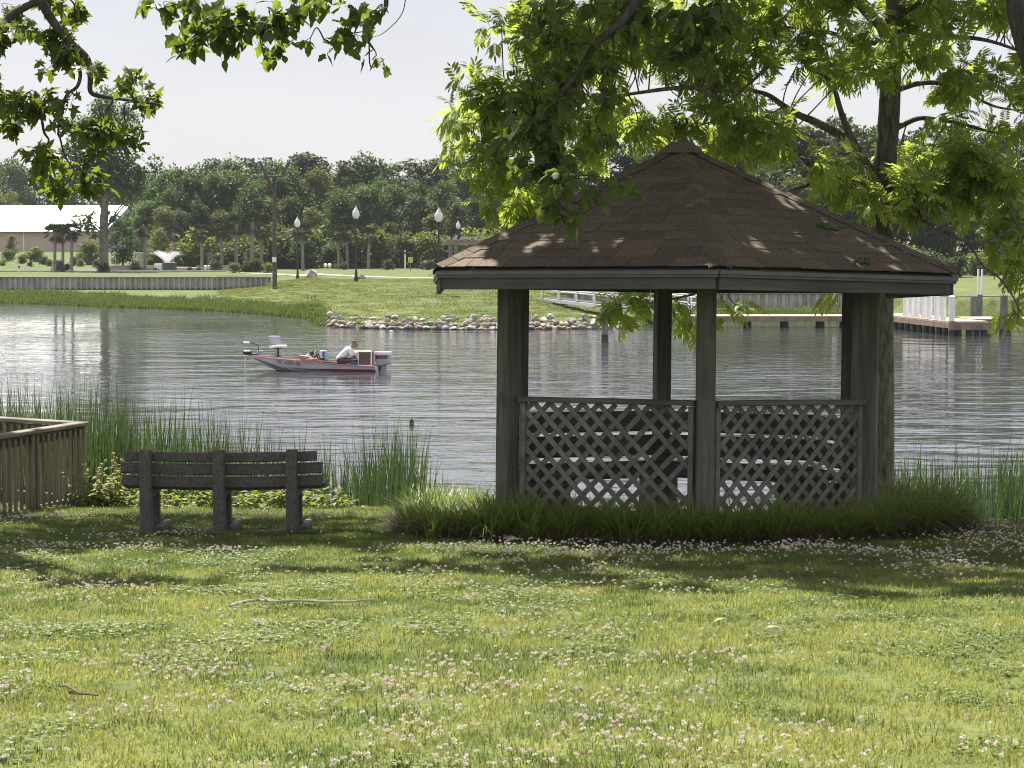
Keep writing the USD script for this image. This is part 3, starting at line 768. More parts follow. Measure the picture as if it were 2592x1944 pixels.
fr = np.array([[(n_ - 1) * m_ + i + 1, (n_ - 1) * m_ + i, nn] for i in range(m_ - 1)])
hull = part('hull', (hv2, np.vstack([hf, tr, fr])), M['hull'], boat, 35)
def side_strip(x0, x1, f0, f1, s, mat, name, parent):
    xs = np.linspace(x0, x1, 18); r = []
    for i, x in enumerate(xs):
        b, k, c, g = hs(x); q = i / 17
        lo, hi = f0(q), f1(q)
        pts = []
        for f_ in (hi, (hi + lo) / 2, lo):
            z = c + (g - .05 - c) * f_
            y = b * np.interp(f_, [0, .45, 1], [.86, .93, .97]) + .006
            pts.append((x, s * y, z))
        r.append(pts)
    return part(name, quadgrid(np.array(r)), mat, parent)
for s in (1, -1):
    side_strip(.02, 2.75, lambda q: .10 + .12 * q, lambda q: .72 - .46 * q, s, M['maroon'], 'stripe', hull)
    side_strip(2.9, 4.3, lambda q: .0, lambda q: .05 + .35 * q, s, M['dark_timber'], 'stripe', hull)
    part('rub_rail', tube([(x, s * (hs(x)[0] + .012), hs(x)[3] + .005) for x in np.linspace(0, LB, 20)], .015, 6), M['pink'], hull)
def deckpatch(x0, x1, dz, inset):
    r = []
    for x in np.linspace(x0, x1, 10):
        b, k, c, g = hs(x)
        r.append([(x, y * (b - inset), g + dz - .012 * (1 - abs(y))) for y in (-1, -.5, 0, .5, 1)])
    return quadgrid(np.array(r))
part('front_deck', deckpatch(2.75, 4.38, -.035, .02), M['pink'], boat)
part('rear_deck', deckpatch(.02, .95, -.035, .02), M['pink'], boat)
rr = []
for x in np.linspace(.95, 2.75, 10):
    b, k, c, g = hs(x)
    rr.append([(x, -b + .02, g), (x, -b + .14, g + .005), (x, -b + .16, .03), (x, 0, .02), (x, b - .16, .03), (x, b - .14, g + .005), (x, b - .02, g)])
part('cockpit_floor', quadgrid(np.array(rr)), M['boat_floor'], boat)
part('deck_step', cbox((2.72, -.7, .02), (2.76, .7, .36), .005), M['pink'], boat); part('deck_step', cbox((.94, -.7, .02), (.98, .7, .16), .005), M['pink'], boat)
# registration marks on the side facing us (local +y after the half turn)
tm = meshkit.text_mesh('NC 4003 AK', .10, .004)
tv = np.array(tm.vertices)
b_, _, _, g_ = hs(2.95)
tilt_ = math.atan2(hs(3.25)[3] - hs(2.55)[3], .7)
tv2 = np.stack([-tv[:, 0], tv[:, 2], tv[:, 1]], 1) @ rot('y', 0).T
tv2 = tv2 @ rot('y', -tilt_).T
yoff = np.interp(3.28 + tv2[:, 0], X, [hs(x)[0] * .985 for x in X])
tv2 = tv2 + np.array([3.30, 0, hs(3.30)[3] - .145]); tv2[:, 1] += yoff
part('registration_number', (tv2, np.array(tm.faces)), M['black'], hull)
# fittings
cs = part('console', join(cbox((2.1, -.05, .05), (2.55, .62, .42), .03), beam((2.18, .28, .42), (2.62, .28, .50), .6, .05)), M['pink'], boat)
part('steering_wheel', tube([(2.02 + .05 * math.sin(a_), .3 + .17 * math.cos(a_), .52 + .16 * math.sin(a_)) for a_ in np.linspace(0, 6.283, 19)], .016, 6), M['black'], cs)
part('wheel_hub', tube([(2.02, .3, .52), (2.14, .3, .46)], .03, 8), M['black'], cs)
part('fish_finder', join(cbox((2.2, -.0, .5), (2.3, .22, .66), .02), tube([(2.25, .1, .42), (2.25, .1, .52)], .02, 6)), M['black'], boat)
part('throttle', join(cbox((1.72, .62, .36), (1.86, .72, .46), .02), tube([(1.79, .67, .44), (1.74, .67, .6)], .015, 6), lathe([(.02, .58), (.03, .61), (.01, .64)], 8, (1.74, .67, 0))), M['black'], boat)
part('speaker_ball', lathe([(.01, .40), (.06, .43), (.07, .48), (.05, .53), (.01, .55)], 10, (2.32, .5, 0)), M['white'], boat, True)
def cushion(sx, sy, sz, r):
    import manifold3d as m3
    sp = m3.Manifold.sphere(r, 16)
    o = [sp.translate((a_ * (sx / 2 - r), b_ * (sy / 2 - r), c_ * (sz / 2 - r))) for a_ in (-1, 1) for b_ in (-1, 1) for c_ in (-1, 1)]
    mm = m3.Manifold.batch_hull(o).to_mesh()
    return np.array(mm.vert_properties[:, :3]), np.array(mm.tri_verts)
fs = part('folded_seat', tf(cushion(.14, .42, .36, .065), rot('y', .18), (1.80, .2, .50)), M['seat_blue'], boat, 50)
part('seat_front', tf(cushion(.07, .40, .33, .034), rot('y', .18), (1.88, .2, .51)), M['white'], fs, 50)
bs = part('bow_seat', tf(cushion(.44, .46, .09, .04), rot('z', -.7) @ rot('y', .06), (3.42, 0, .80)), M['white'], boat, 50)
part('seat_back', tf(cushion(.09, .42, .31, .04), rot('z', -.9) @ rot('y', .14), (3.56, -.14, 1.0)), M['seat_grey'], bs, 50)
part('seat_base', cbox((3.28, -.16, .735), (3.56, .16, .76), .01), M['black'], bs)
part('pedestal', lathe([(.12, .46), (.12, .48), (.035, .5), (.035, .74)], 10, (3.42, 0, 0)), M['dark_timber'], bs, 40)
tmn = sub('trolling_motor', boat)
part('shaft', tube([(4.52, .1, -.02), (4.50, .1, .62)], .018, 6), M['white'], tmn)
part('head', tf(cushion(.3, .14, .12, .05), None, (4.44, .1, .60)), M['black'], tmn, 50)
part('cable', tube(smoothline([(4.42, .1, .93), (4.2, .1, .90), (4.08, .1, .82), (4.06, .1, .62)], 6), .014, 5), M['black'], tmn)
part('foot_pedal', tf(cushion(.2, .16, .12, .04), rot('y', .4), (4.02, .05, .60)), M['seat_blue'], tmn, 50)
part('top_plate', tf(cushion(.2, .14, .05, .02), None, (4.47, .1, .93)), M['white'], tmn, 50)
part('mount', cbox((4.1, .04, .52), (4.5, .16, .56), .01), M['black'], tmn)
bxp = sub('livewell_box', boat)
part('frame', join(cbox((.16, .50, .16), (.64, .56, .20), .01), cbox((.16, .50, .62), (.64, .56, .66), .01), cbox((.16, .50, .2), (.20, .56, .62), .01), cbox((.60, .50, .2), (.64, .56, .62), .01)), M['white'], bxp)
part('panel', cbox((.165, .15, .17), (.635, .545, .655), .01), M['brown_panel'], bxp)
part('latch', cbox((.22, .3, .657), (.4, .5, .68), .01), M['white'], bxp)
om = sub('outboard_motor', boat)
part('cowl', tf(cushion(.50, .40, .40, .07), None, (-.12, 0, .42)), M['cowl_side'], om, 50)
part('cowl_top', tf(cushion(.53, .42, .14, .05), rot('y', 0), (-.12, 0, .575)), M['white'], om, 50)
part('lower_cowl', tf(cushion(.56, .40, .12, .05), rot('y', .12), (-.12, 0, .24)), M['cowl_side'], om, 50)
part('midsection', cbox((-.24, -.09, -.3), (-.0, .09, .2), .03), M['cowl_side'], om)
part('bracket', cbox((-.06, -.14, .02), (.06, .14, .24), .02), M['black'], om)
bnd = part('band', cbox((-.30, .198, .40), (.10, .206, .52), .004), M['black'], om)
for i in range(5):                                    # worn red letters, unreadable at this distance
    x0 = .015 - i * .062
    part('letter_mark', join(box((x0 - .05, .2065, .425), (x0 - .037, .2095, .495)), box((x0 - .037, .2065, .48 if i % 2 else .45), (x0, .2095, .495 if i % 2 else .465)), box((x0 - .013, .2065, .425 if i != 2 else .45), (x0, .2095, .48))), M['red'], bnd)
part('red_strip', box((-.29, .2062, .503), (.09, .208, .515)), M['red'], bnd)

t = thing('bucket', 'dark blue bucket at the stern beside the crouching man', 'bucket', (bx - .80, bd - .5, .17))
part('tub', lathe([(.10, 0), (.125, .2), (.128, .22)], 14), plain('dark_blue_plastic', (.03, .06, .12), .5, .1, 4), t, 40)
part('rim', lathe([(.128, .2), (.136, .205), (.136, .225), (.118, .228)], 14), M['black'], t)
t = thing('white_cooler', 'white cooler top showing behind the brown box in the boat', 'cooler', (bx - .72, bd + .32, .2))
part('tub', tf(cushion(.42, .3, .34, .03), None, (0, 0, .18)), M['white'], t, 50)
part('lid', tf(cushion(.45, .33, .08, .025), None, (0, 0, .40)), M['white'], t, 50)

# ---------------------------------------------------------------- the man in the boat
import manifold3d as m3
def limbs(chains, ref=.02, it=8):
    parts_ = []
    for ch in chains:
        for (p, r), (q, s) in zip(ch[:-1], ch[1:]):
            parts_.append(m3.Manifold.batch_hull([m3.Manifold.sphere(r, 14).translate(tuple(map(float, p))), m3.Manifold.sphere(s, 14).translate(tuple(map(float, q)))]))
    mm = m3.Manifold.batch_boolean(parts_, m3.OpType.Add).refine_to_length(ref).to_mesh()
    tm_ = trimesh.Trimesh(np.array(mm.vert_properties[:, :3]), np.array(mm.tri_verts), process=True)
    trimesh.smoothing.filter_taubin(tm_, iterations=it)
    return np.array(tm_.vertices), np.array(tm_.faces)
M['skin'] = plain('tanned_skin', (.30, .16, .10), .55, .08, 8)
M['shirt'] = plain('white_shirt', (.80, .80, .82), .9, .04, 8, .004, 14)
M['trousers'] = plain('brown_grey_shorts', (.075, .06, .055), .9, .15, 8, .004, 14)
M['cap'] = plain('mottled_olive_cap', (.16, .14, .09), .9, .5, 22)
# local: +x towards the stern (right in view), y away from the viewer, z up from the water
man = thing('person', 'person in white shirt, dark shorts and mottled cap leaning forward over the boat stern', 'person', (bx - 1.28, bd - .12, -.09), group=None)
hipL, hipR = np.array([0, -.09, .46]), np.array([0, .09, .46])
chest, neck, head = np.array([.26, 0, .76]), np.array([.36, 0, .88]), np.array([.455, 0, .96])
ch = [[((0.0, 0, .48), .12), ((.12, 0, .62), .12), (chest, .135), (neck, .06), (head, .085)],
      [((.43, 0, 1.0), .092), ((.47, 0, .95), .088), ((.52, 0, .915), .055)], [((.55, 0, .955), .018), ((.575, 0, .94), .016)]]
for s in (-1, 1):
    sh = np.array([.30, .17 * s, .80]); el = np.array([.44 + .02 * s, .20 * s, .56]); wr = np.array([.50 + .04 * s, .10 * s, .36])
    pal = wr + np.array([.03, -.01 * s, -.07])
    ch.append([(chest, .09), (sh, .065), (el, .046), (wr, .031), (pal, .034)])
    for k in range(4):
        o = np.array([.012 * (k - 1.5), .004 * k * s, 0]); ln = (.07, .08, .075, .06)[k]
        a_ = pal + o * 1.5 + [0, 0, -.03]; m_1 = a_ + [.01, -.012 * s, -ln * .5]; m_2 = m_1 + [-.005, -.03 * s, -ln * .4]
        ch.append([(a_, .0095), (m_1, .009), (m_2, .008)])
    ch.append([(pal + [-.025, 0, .02], .011), (pal + [-.05, -.02 * s, -.02], .010), (pal + [-.05, -.035 * s, -.05], .009)])
    kn = np.array([.38, .14 * s, .44]); an = np.array([.34, .14 * s, .10])
    ch.append([((0.0, .09 * s, .46), .105), (kn, .068), (an, .045), ((.46, .15 * s, .08), .04)])
    ch.append([((.44, .082 * s, .965), .022), ((.43, .088 * s, .985), .02)])
body = part('body', limbs(ch, .018, 6), M['skin'], man, True)
sc = [[((-.01, 0, .50), .135), ((.12, 0, .64), .138), (chest, .152), ((.33, 0, .85), .075)]]
for s in (-1, 1):
    sh = np.array([.30, .17 * s, .80]); el = np.array([.41 + .02 * s, .19 * s, .63])
    sc.append([(chest, .11), (sh, .085), (el, .068)])
part('shirt', limbs(sc, .025, 8), M['shirt'], man, True)
tc = [[((0, -.06, .44), .13), ((0, .06, .44), .13)]]
for s in (-1, 1):
    tc.append([((0, .09 * s, .45), .12), ((.33, .135 * s, .44), .086)])
part('shorts', limbs(tc, .025, 8), M['trousers'], man, True)
part('cap', limbs([[((.435, 0, 1.035), .085), ((.445, 0, 1.02), .092)], [((.52, -.05, .99), .012), ((.60, -.03, .955), .008), ((.60, .03, .955), .008), ((.52, .05, .99), .012)], [((.52, 0, 1.0), .012), ((.60, 0, .96), .010)]], .015, 3), M['cap'], man, True)
part('hair', limbs([[((.37, -.05, .96), .035), ((.36, 0, .955), .04), ((.37, .05, .96), .035)]], .02, 3), M['seat_grey'], man, True)
for s in (-1, 1):
    part('eye', lathe([(.001, -.006), (.007, 0), (.001, .006)], 8, (.553, .033 * s, .975)), M['black'], body)
for s in (-1, 1):
    part('shoe', limbs([[((.33, .14 * s, .07), .05), ((.50, .15 * s, .06), .045)]], .02, 4), M['white'], man, True)
# ---------------------------------------------------------------- gazebo
GZ0 = float(2.976 - .066 * 17.74)
TILT = 2.2                                           # it leans back with the slope of the lawn
gz = thing('gazebo', 'weathered six sided wooden gazebo with brown shingle roof and lattice sides', 'gazebo', (1.355, 17.74, GZ0), rotx=-TILT, roty=.6)
TH = 2.7
def hexp(r, k, z):                                   # corner k (0 front, 1 front right, ...) at radius r
    a_ = math.radians(TH + 60 * k)
    return np.array([r * math.sin(a_), -r * math.cos(a_), z])
RP, RR = 1.62, 2.31
ZE, ZF = 2.074, 1.905                                 # shingle edge, fascia bottom
ZA = 3.115
for k in range(6):
    p = hexp(RP, k, 0) + np.array([(0, 0, .19, .05, .125, -.035)[k], 0, 0])
    a_ = math.radians(TH + 60 * k)
    v, f = cbox((-.067, -.067, -.3), (.067, .067, 2.17), .008)
    part('post', (v @ rot('z', a_ + (.2 if k % 2 else 0)).T + p, f), M['wood_post'], gz, label='front post facing the lawn' if k == 0 else None)
for k in range(6):                                   # header beams on the posts
    p, q = hexp(RP, k, 2.06), hexp(RP, k + 1, 2.06)
    dd = nrm(q - p)
    part('header_beam', beam(p + dd * .0, q - dd * .0, .085, .17, .008), M['fascia'], gz)
# roof deck, fascia, drip edge
roof = sub('roof', gz)
C0 = [hexp(RR - .03, k, ZE - .02) for k in range(6)]
apex = np.array([0, 0, ZA])
dv = np.array(C0 + [apex - [0, 0, .03]] + [c - [0, 0, .03] for c in C0] + [apex - [0, 0, .08]])
df = [[k, (k + 1) % 6, 6] for k in range(6)] + [[7 + (k + 1) % 6, 7 + k, 13] for k in range(6)] + [[k, 7 + k, 7 + (k + 1) % 6] for k in range(6)] + [[k, 7 + (k + 1) % 6, (k + 1) % 6] for k in range(6)]
part('roof_deck', (dv, np.array(df)), M['wood_flat'], roof)
for k in range(6):
    p, q = hexp(RR - .045, k, 0), hexp(RR - .045, k + 1, 0)
    dd = nrm(q - p)
    warp = (.0, .006, -.004, .003, 0, .005)[k]
    zf = ZF + (.055 if k in (2, 3) else 0)
    part('fascia_board', beam(p + [0, 0, (zf + ZE - .04) / 2], q + [0, 0, (zf + ZE - .04) / 2 + warp] - dd * .022, .038, ZE - .04 - zf, .004), M['fascia'], roof)
    p, q = hexp(RR, k, ZE - .045), hexp(RR, k + 1, ZE - .045)
    part('drip_edge', join(beam(p, q - dd * .01, .02, .034, .004), beam(hexp(RR - .014, k, ZE - .07), hexp(RR - .014, k + 1, ZE - .07) - dd * .01, .024, .022, .004)), M['drip'], roof)
    part('rafter', beam(hexp(RR - .42, k, ZE - .02), [0, 0, ZA - .2], .04, .1, .006), M['wood_flat'], roof)
rg = np.random.default_rng(21)
def face_basis(k):
    a_, b_ = hexp(RR + .015, k, ZE), hexp(RR + .015, k + 1, ZE)
    mid = (a_ + b_) / 2
    u_ = nrm(b_ - a_); w_ = apex - mid; Lf = np.linalg.norm(w_); w_ = w_ / Lf
    return mid, u_, w_, np.cross(u_, w_), np.linalg.norm(b_ - a_) / 2, Lf
NC = 15
late = []
for k in (0, 5, 4, 1, 2, 3):                          # the three faces towards the lawn first
    mid, u_, w_, n_v, half, Lf = face_basis(k)
    if n_v[2] < 0: n_v = -n_v
    ex = Lf / NC
    for r in range(NC):
        v0, v1 = r * ex, (r + 1) * ex + .02
        w0, w1 = half * (1 - v0 / Lf), half * max(0, 1 - v1 / Lf)
        off = rg.uniform(0, .30)
        x = -w0 - off
        while x < w0:
            wdt = .325 * rg.uniform(.93, 1.07)
            a0, a1 = max(x, -w0), min(x + wdt - .006, w0)
            b0, b1 = max(min(x, w1), -w1), min(max(x + wdt - .006, -w1), w1)
            if a1 - a0 > .03:
                lift = rg.uniform(.006, .011)
                sag = lambda xx, vv: 0.0
                P = [mid + u_ * a0 + w_ * (v0 + rg.uniform(-.006, .004)) + n_v * lift, mid + u_ * a1 + w_ * (v0 + rg.uniform(-.006, .004)) + n_v * (lift + rg.uniform(-.002, .003)),
                     mid + u_ * b1 + w_ * v1 + n_v * .003, mid + u_ * b0 + w_ * v1 + n_v * .003]
                B_ = [p_ - n_v * (.0085 if i < 2 else .001) for i, p_ in enumerate(P)]
                mv = np.array(P + B_)
                mf = np.array([[0, 1, 2], [0, 2, 3], [4, 5, 1], [4, 1, 0], [5, 6, 2], [5, 2, 1], [7, 4, 0], [7, 0, 3]])
                if k in (0, 5, 4): part('shingle', (mv, mf), M['shingle'], roof)
                else: late.append((mv, mf))
            x += wdt
tag(part('back_shingles', join(*late), M['shingle'], roof), kind='stuff')
for k in range(6):                                   # hip caps
    p, q = hexp(RR + .01, k, ZE + .012), apex + [0, 0, .015]
    dd = nrm(q - p); Lh = np.linalg.norm(q - p)
    side = nrm(np.cross(dd, [0, 0, 1])); up_ = np.cross(side, dd)
    nh = 17
    for i in range(nh):
        o, e = p + dd * (i * Lh / nh), p + dd * min((i + 1.35) * Lh / nh, Lh)
        wd = .085
        P = []
        for pt, l_ in ((o, .011 if k else .003), (e, .005 if k else 0)):
            P += [pt - side * wd + up_ * (l_ - .028), pt + up_ * (l_ + .004), pt + side * wd + up_ * (l_ - .028)]
        P += [P[0] - up_ * .008, P[1] - up_ * .008, P[2] - up_ * .008]
        part('hip_cap', (np.array(P), np.array([[0, 3, 4], [0, 4, 1], [1, 4, 5], [1, 5, 2], [6, 0, 1], [6, 1, 7], [7, 1, 2], [7, 2, 8]])), M['shingle'], roof)
part('apex_cap', lathe([(.2, ZA - .06), (.13, ZA + .01), (.03, ZA + .05), (.002, ZA + .055)], 6), M['shingle'], roof)
mid, u_, w_, n_v, half, Lf = face_basis(0)
mm_ = []
for i in range(60):
    c_ = (.42, .74) if i < 42 else (.3, .12)
    q = mid + u_ * (c_[0] + rg.normal(0, .05)) + w_ * (c_[1] + rg.normal(0, .018)) + n_v * .02
    mm_.append((np.array(base_ico.vertices) * .018 * rg.uniform(.5, 1.3) + q, base_ico.faces))
part('moss_patch', join(*mm_[:42]), M['moss'], roof); part('moss_patch', join(*mm_[42:]), M['moss'], roof)
# lattice panels, rails
def lattice_side(k0, k1):
    pa, pb = hexp(RP, k0, 0), hexp(RP, k1, 0)
    dd = nrm(pb - pa); Ls = np.linalg.norm(pb - pa)
    nn_ = np.array([dd[1], -dd[0], 0])
    if np.dot(nn_, (pa + pb) / 2) < 0: nn_ = -nn_
    pn = sub('lattice_panel', gz)
    s0, s1, z0, z1 = .085, Ls - .085, .06, 1.045
    def pt(s, z, o): return pa + dd * s + nn_ * o + [0, 0, z]
    for s in (s0 + .02, s1 - .02):
        part('stile', beam(pt(s, z0 - .1, .0), pt(s, z1, .0), .045, .06, .005, up=nn_), M['lattice'], pn)
    part('bottom_rail', beam(pt(s0, z0 - .02, 0), pt(s1, z0 - .02, 0), .05, .07, .005), M['lattice'], pn)
    part('top_rail', beam(pt(s0 - .012, z1 + .025, .01), pt(s1 + .012, z1 + .02, .01), .10, .042, .006), M['wood_flat'], pn)
    sp = .142
    a0, a1 = s0 + .042, s1 - .042
    for sgn, o in ((1, .012), (-1, -.002)):
        c = a0 - (z1 - z0) if sgn > 0 else a0
        lim = a1 if sgn > 0 else a1 + (z1 - z0)
        c += .03
        while c < lim:
            # line s = c + sgn*(z - z0)
            zs = [z0, z1]
            if sgn > 0:
                za, zb = max(z0, z0 + a0 - c), min(z1, z0 + a1 - c)
            else:
                za, zb = max(z0, z0 + c - a1), min(z1, z0 + c - a0)
            if zb - za > .05 and rg.random() > .03:
                sa, sb = c + sgn * (za - z0), c + sgn * (zb - z0)
                j = rg.uniform(-.006, .006)
                part('slat', beam(pt(sa + j, za, o), pt(sb - j, zb, o), .041, .010, .002, up=nn_), M['lattice'], pn)
            c += sp * rg.uniform(.96, 1.04)
lattice_side(0, 5)
lattice_side(0, 1)
# benches inside, along the far sides
def inner_bench(k0, k1, seat=True):
    pa, pb = hexp(RP - .02, k0, 0), hexp(RP - .02, k1, 0)
    dd = nrm(pb - pa); Ls = np.linalg.norm(pb - pa)
    nn_ = -nrm((pa + pb) / 2)                          # inwards
    bn = sub('built_in_bench', gz)
    for z0, z1 in ((.72, .90), (.505, .69)):
        part('back_board', beam(pa + dd * .07 + nn_ * .10 + [0, 0, (z0 + z1) / 2], pb - dd * .07 + nn_ * .10 + [0, 0, (z0 + z1) / 2], .035, z1 - z0, .006), M['wood_flat'], bn)
    if seat:
        for j in range(3):
            part('seat_board', beam(pa + dd * (.1 + .05 * j) + nn_ * (.17 + .14 * j) + [0, 0, .445], pb - dd * (.1 + .05 * j) + nn_ * (.17 + .14 * j) + [0, 0, .445], .13, .035, .006), M['wood_flat'], bn)
        part('seat_apron', beam(pa + dd * .25 + nn_ * .49 + [0, 0, .385], pb - dd * .25 + nn_ * .49 + [0, 0, .385], .035, .09, .006), M['wood_flat'], bn)
        for s in (.22, Ls - .22):
            q = pa + dd * s
            part('support', beam(q + nn_ * .12 + [0, 0, .20], q + nn_ * .46 + [0, 0, .20], .10, .42, .006), M['wood_flat'], bn)
for k in (1, 2, 3, 4):
    inner_bench(k, k + 1)
part('floor_slab', (np.array([hexp(RP - .02, k, z) for z in (-.25, .02) for k in range(6)]), np.array([[6, 7, 8], [6, 8, 9], [6, 9, 10], [6, 10, 11]] + [[k, (k + 1) % 6, 6 + (k + 1) % 6] for k in range(6)] + [[k, 6 + (k + 1) % 6, 6 + k] for k in range(6)])), M['concrete'], gz)
part('broken_batten', beam(hexp(RP + .0, 5, 1.0) + [-.07, -.07, .0], hexp(RP, 5, 1.12) + [-.1, -.075, .0], .012, .025), M['lattice'], gz)

# ---------------------------------------------------------------- bench
bc = at(556, 1357, 16.9)
bz = float(ground_z(bc[0], 16.9))
S = 1 / (F / 16.9)
bn = thing('park_bench', 'dark grey plank bench seen from behind, facing the lake', 'bench', (bc[0], 16.9, bz))
for px in (370, 556, 741):
    x0 = (px - 556) * S
    part('back_leg', cbox((x0 - .046, -.045, -.15), (x0 + .046, .045, .655), .008), M['bench'], bn)
    part('front_leg', cbox((x0 - .04, .36, -.15), (x0 + .04, .45, .35), .008), M['bench'], bn)
    part('seat_bearer', cbox((x0 - .04, .046, .27), (x0 + .04, .359, .345), .008), M['bench'], bn)
    part('foot_beam', cbox((x0 + .042, .12, -.06), (x0 + .10, .62, .035), .01), M['bench'], bn)
def sagboard(x0, x1, y, z, th, h, sg):
    xs = np.linspace(x0, x1, 13); r = []
    for x in xs:
        q = (x - x0) / (x1 - x0); dz = -sg * 4 * q * (1 - q)
        r.append([(x, y - th / 2 + c1, z + dz + c2) for c1, c2 in ((0, -h / 2 + .008), (.008, -h / 2), (th - .008, -h / 2), (th, -h / 2 + .008), (th, h / 2 - .008), (th - .008, h / 2), (.008, h / 2), (0, h / 2 - .008), (0, -h / 2 + .008))])
    v, f = quadgrid(np.array(r)); m1 = 9
    e0 = [[0, i + 1, i] for i in range(1, 7)]; e1 = [[12 * m1, 12 * m1 + i, 12 * m1 + i + 1] for i in range(1, 7)]
    return v, np.vstack([f[:, ::-1], e0, e1])
for x0, x1, z, h, sg in ((316, 803, .600, .076, .012), (302, 816, .508, .086, .016), (305, 817, .408, .086, .018)):
    part('back_board', sagboard((x0 - 556) * S, (x1 - 556) * S, .075, z, .038, h, sg), M['bench'], bn)
for j in range(3):
    part('seat_board', sagboard((309 - 556) * S, (824 - 556) * S, .155 + .115 * j, .362, .105, .036, .022), M['bench'], bn)

# ---------------------------------------------------------------- pier railing on the left
cA = at(204, 1069, 21.0); zt = cA[2]
fc = thing('pier_railing', 'weathered tan picket railing around a lakeside platform at the left edge', 'railing')
def rail_run(a_, b_, n_post, picket, zb):
    a_, b_ = np.asarray(a_), np.asarray(b_)
    dd = nrm(np.array([*(b_ - a_), 0])); Lr = np.linalg.norm(b_ - a_)
    A3, B3 = np.array([*a_, 0]), np.array([*b_, 0])
    nn_ = np.array([-dd[1], dd[0], 0])
    for z, h in ((zt - .09, .085), (zb + .16, .11)):
        part('rail', beam(A3 + dd * .05 + [0, 0, z], B3 - dd * .05 + [0, 0, z], .04, h, .006), M['fence_cap'], fc)
    n = int((Lr - .1) / picket)
    for i in range(n):
        s = .09 + i * picket
        j = rg.uniform(-.01, .01)
        part('picket', beam(A3 + dd * s + nn_ * .045 + [0, 0, zb + .02 + j], A3 + dd * (s + j * .3) + nn_ * .045 + [0, 0, zt - .055], .042, .020, .004, up=nn_), M['fence'], fc)
def cap_run(a_, b_, w):
    part('cap_board', beam([*a_, zt - .015], [*b_, zt - .015], w, .035, .006), M['fence_cap'], fc)
zb = zt - .93
cxy = cA[:2]
pA = at(0, 1099, 19.63)[:2]; pA = cxy + (pA - cxy) * 1.6
pB = at(0, 1058, 21.62)[:2]; pB = cxy + (pB - cxy) * 1.9
rail_run(cxy, pA, 2, .098, zb)
rail_run(cxy, pB, 2, .10, zb)
dA, dB = nrm(pA - cxy), nrm(pB - cxy)
cap_run(cxy - dA * .06, pA, .13); cap_run(cxy + dB * .075, pB, .13)
for q in (cxy, cxy + dA * .93, cxy + dA * 1.9, cxy + dB * 1.0):
    part('post', cbox((q[0] - .045, q[1] - .045, zb - .7), (q[0] + .045, q[1] + .045, zt - .034), .008), M['fence'], fc)
tag(part('platform_boards', join(*[beam([*(cxy + dA * (.1 + .15 * i) + dB * .05), zb - .02], [*(cxy + dA * (.1 + .15 * i) + dB * 1.9), zb - .02], .14, .04, .004) for i in range(14)]), M['fence_cap'], fc), kind='stuff')

# ---------------------------------------------------------------- fallen sticks on the lawn
def stick(name, pts, r0, r1, mat, label):
    p = smoothline([[*at(px, py, 1)[:2], 0] for px, py in []] or pts, 8)
    p[:, 2] = ground_z(p[:, 0], p[:, 1]) + .035
    t = thing(name, label, 'stick')
    part('stem', tube(p, np.linspace(r0, r1, len(p)), 6), mat, t)
    k = len(p) // 3
    part('side_twig', tube([p[k], p[k] + [-.05, .03, .02], p[k] + [-.09, .07, .01]], [r1, r1 * .8, r1 * .5], 5), mat, t)
def lawn_at(px, py):
    lo, hi = 4.0, 25.0
    for _ in range(40):
        m = (lo + hi) / 2
        p = at(px, py, m)
        if p[2] > float(ground_z(p[0], m)): lo = m
        else: hi = m
    return at(px, py, lo)
M['stick'] = plain('bleached_stick', (.36, .32, .27), .9, .2, 20)
stick('fallen_stick', [lawn_at(*q) for q in ((582, 1551), (620, 1540), (655, 1536), (700, 1539), (760, 1537), (830, 1540), (885, 1540), (920, 1536), (957, 1534))], .008, .005, M['stick'], 'long pale fallen stick lying across the sunny lawn')
stick('fallen_stick', [lawn_at(*q) for q in ((176, 1777), (200, 1779), (225, 1781), (248, 1784))], .006, .004, plain('brown_stick', (.16, .10, .06), .9, .2, 20), 'short thin brown stick in the lawn at lower left')
# ---------------------------------------------------------------- leaf shapes
def _leaf_fan(outline, c=(.38, 0), fold=.22, droop=.18):
    o = list(outline) + [(x, -y) for x, y in outline[-2:0:-1]]
    v = np.array([(c[0], c[1], 0)] + [(x, y, -fold * abs(y) - droop * x * x) for x, y in o])
    n = len(o)
    return v, np.array([[0, i + 1, (i + 1) % n + 1] for i in range(n)])
LOBED = _leaf_fan([(0, 0), (-.08, .2), (.16, .26), (.30, .50), (.50, .27), (.72, .24), (1.0, 0)])
STAR = _leaf_fan([(0, 0), (-.12, .34), (.18, .20), (.30, .56), (.44, .19), (.66, .22), (1.0, 0)], (.28, 0), .15, .25)
OVATE = _leaf_fan([(0, 0), (.12, .24), (.4, .33), (.7, .2), (1.0, 0)], (.42, 0), .3, .22)
CARD = (np.array([[0, 0, 0], [.5, .32, -.06], [1, 0, -.16], [.5, -.32, -.06]]), np.array([[0, 1, 2], [0, 2, 3]]))
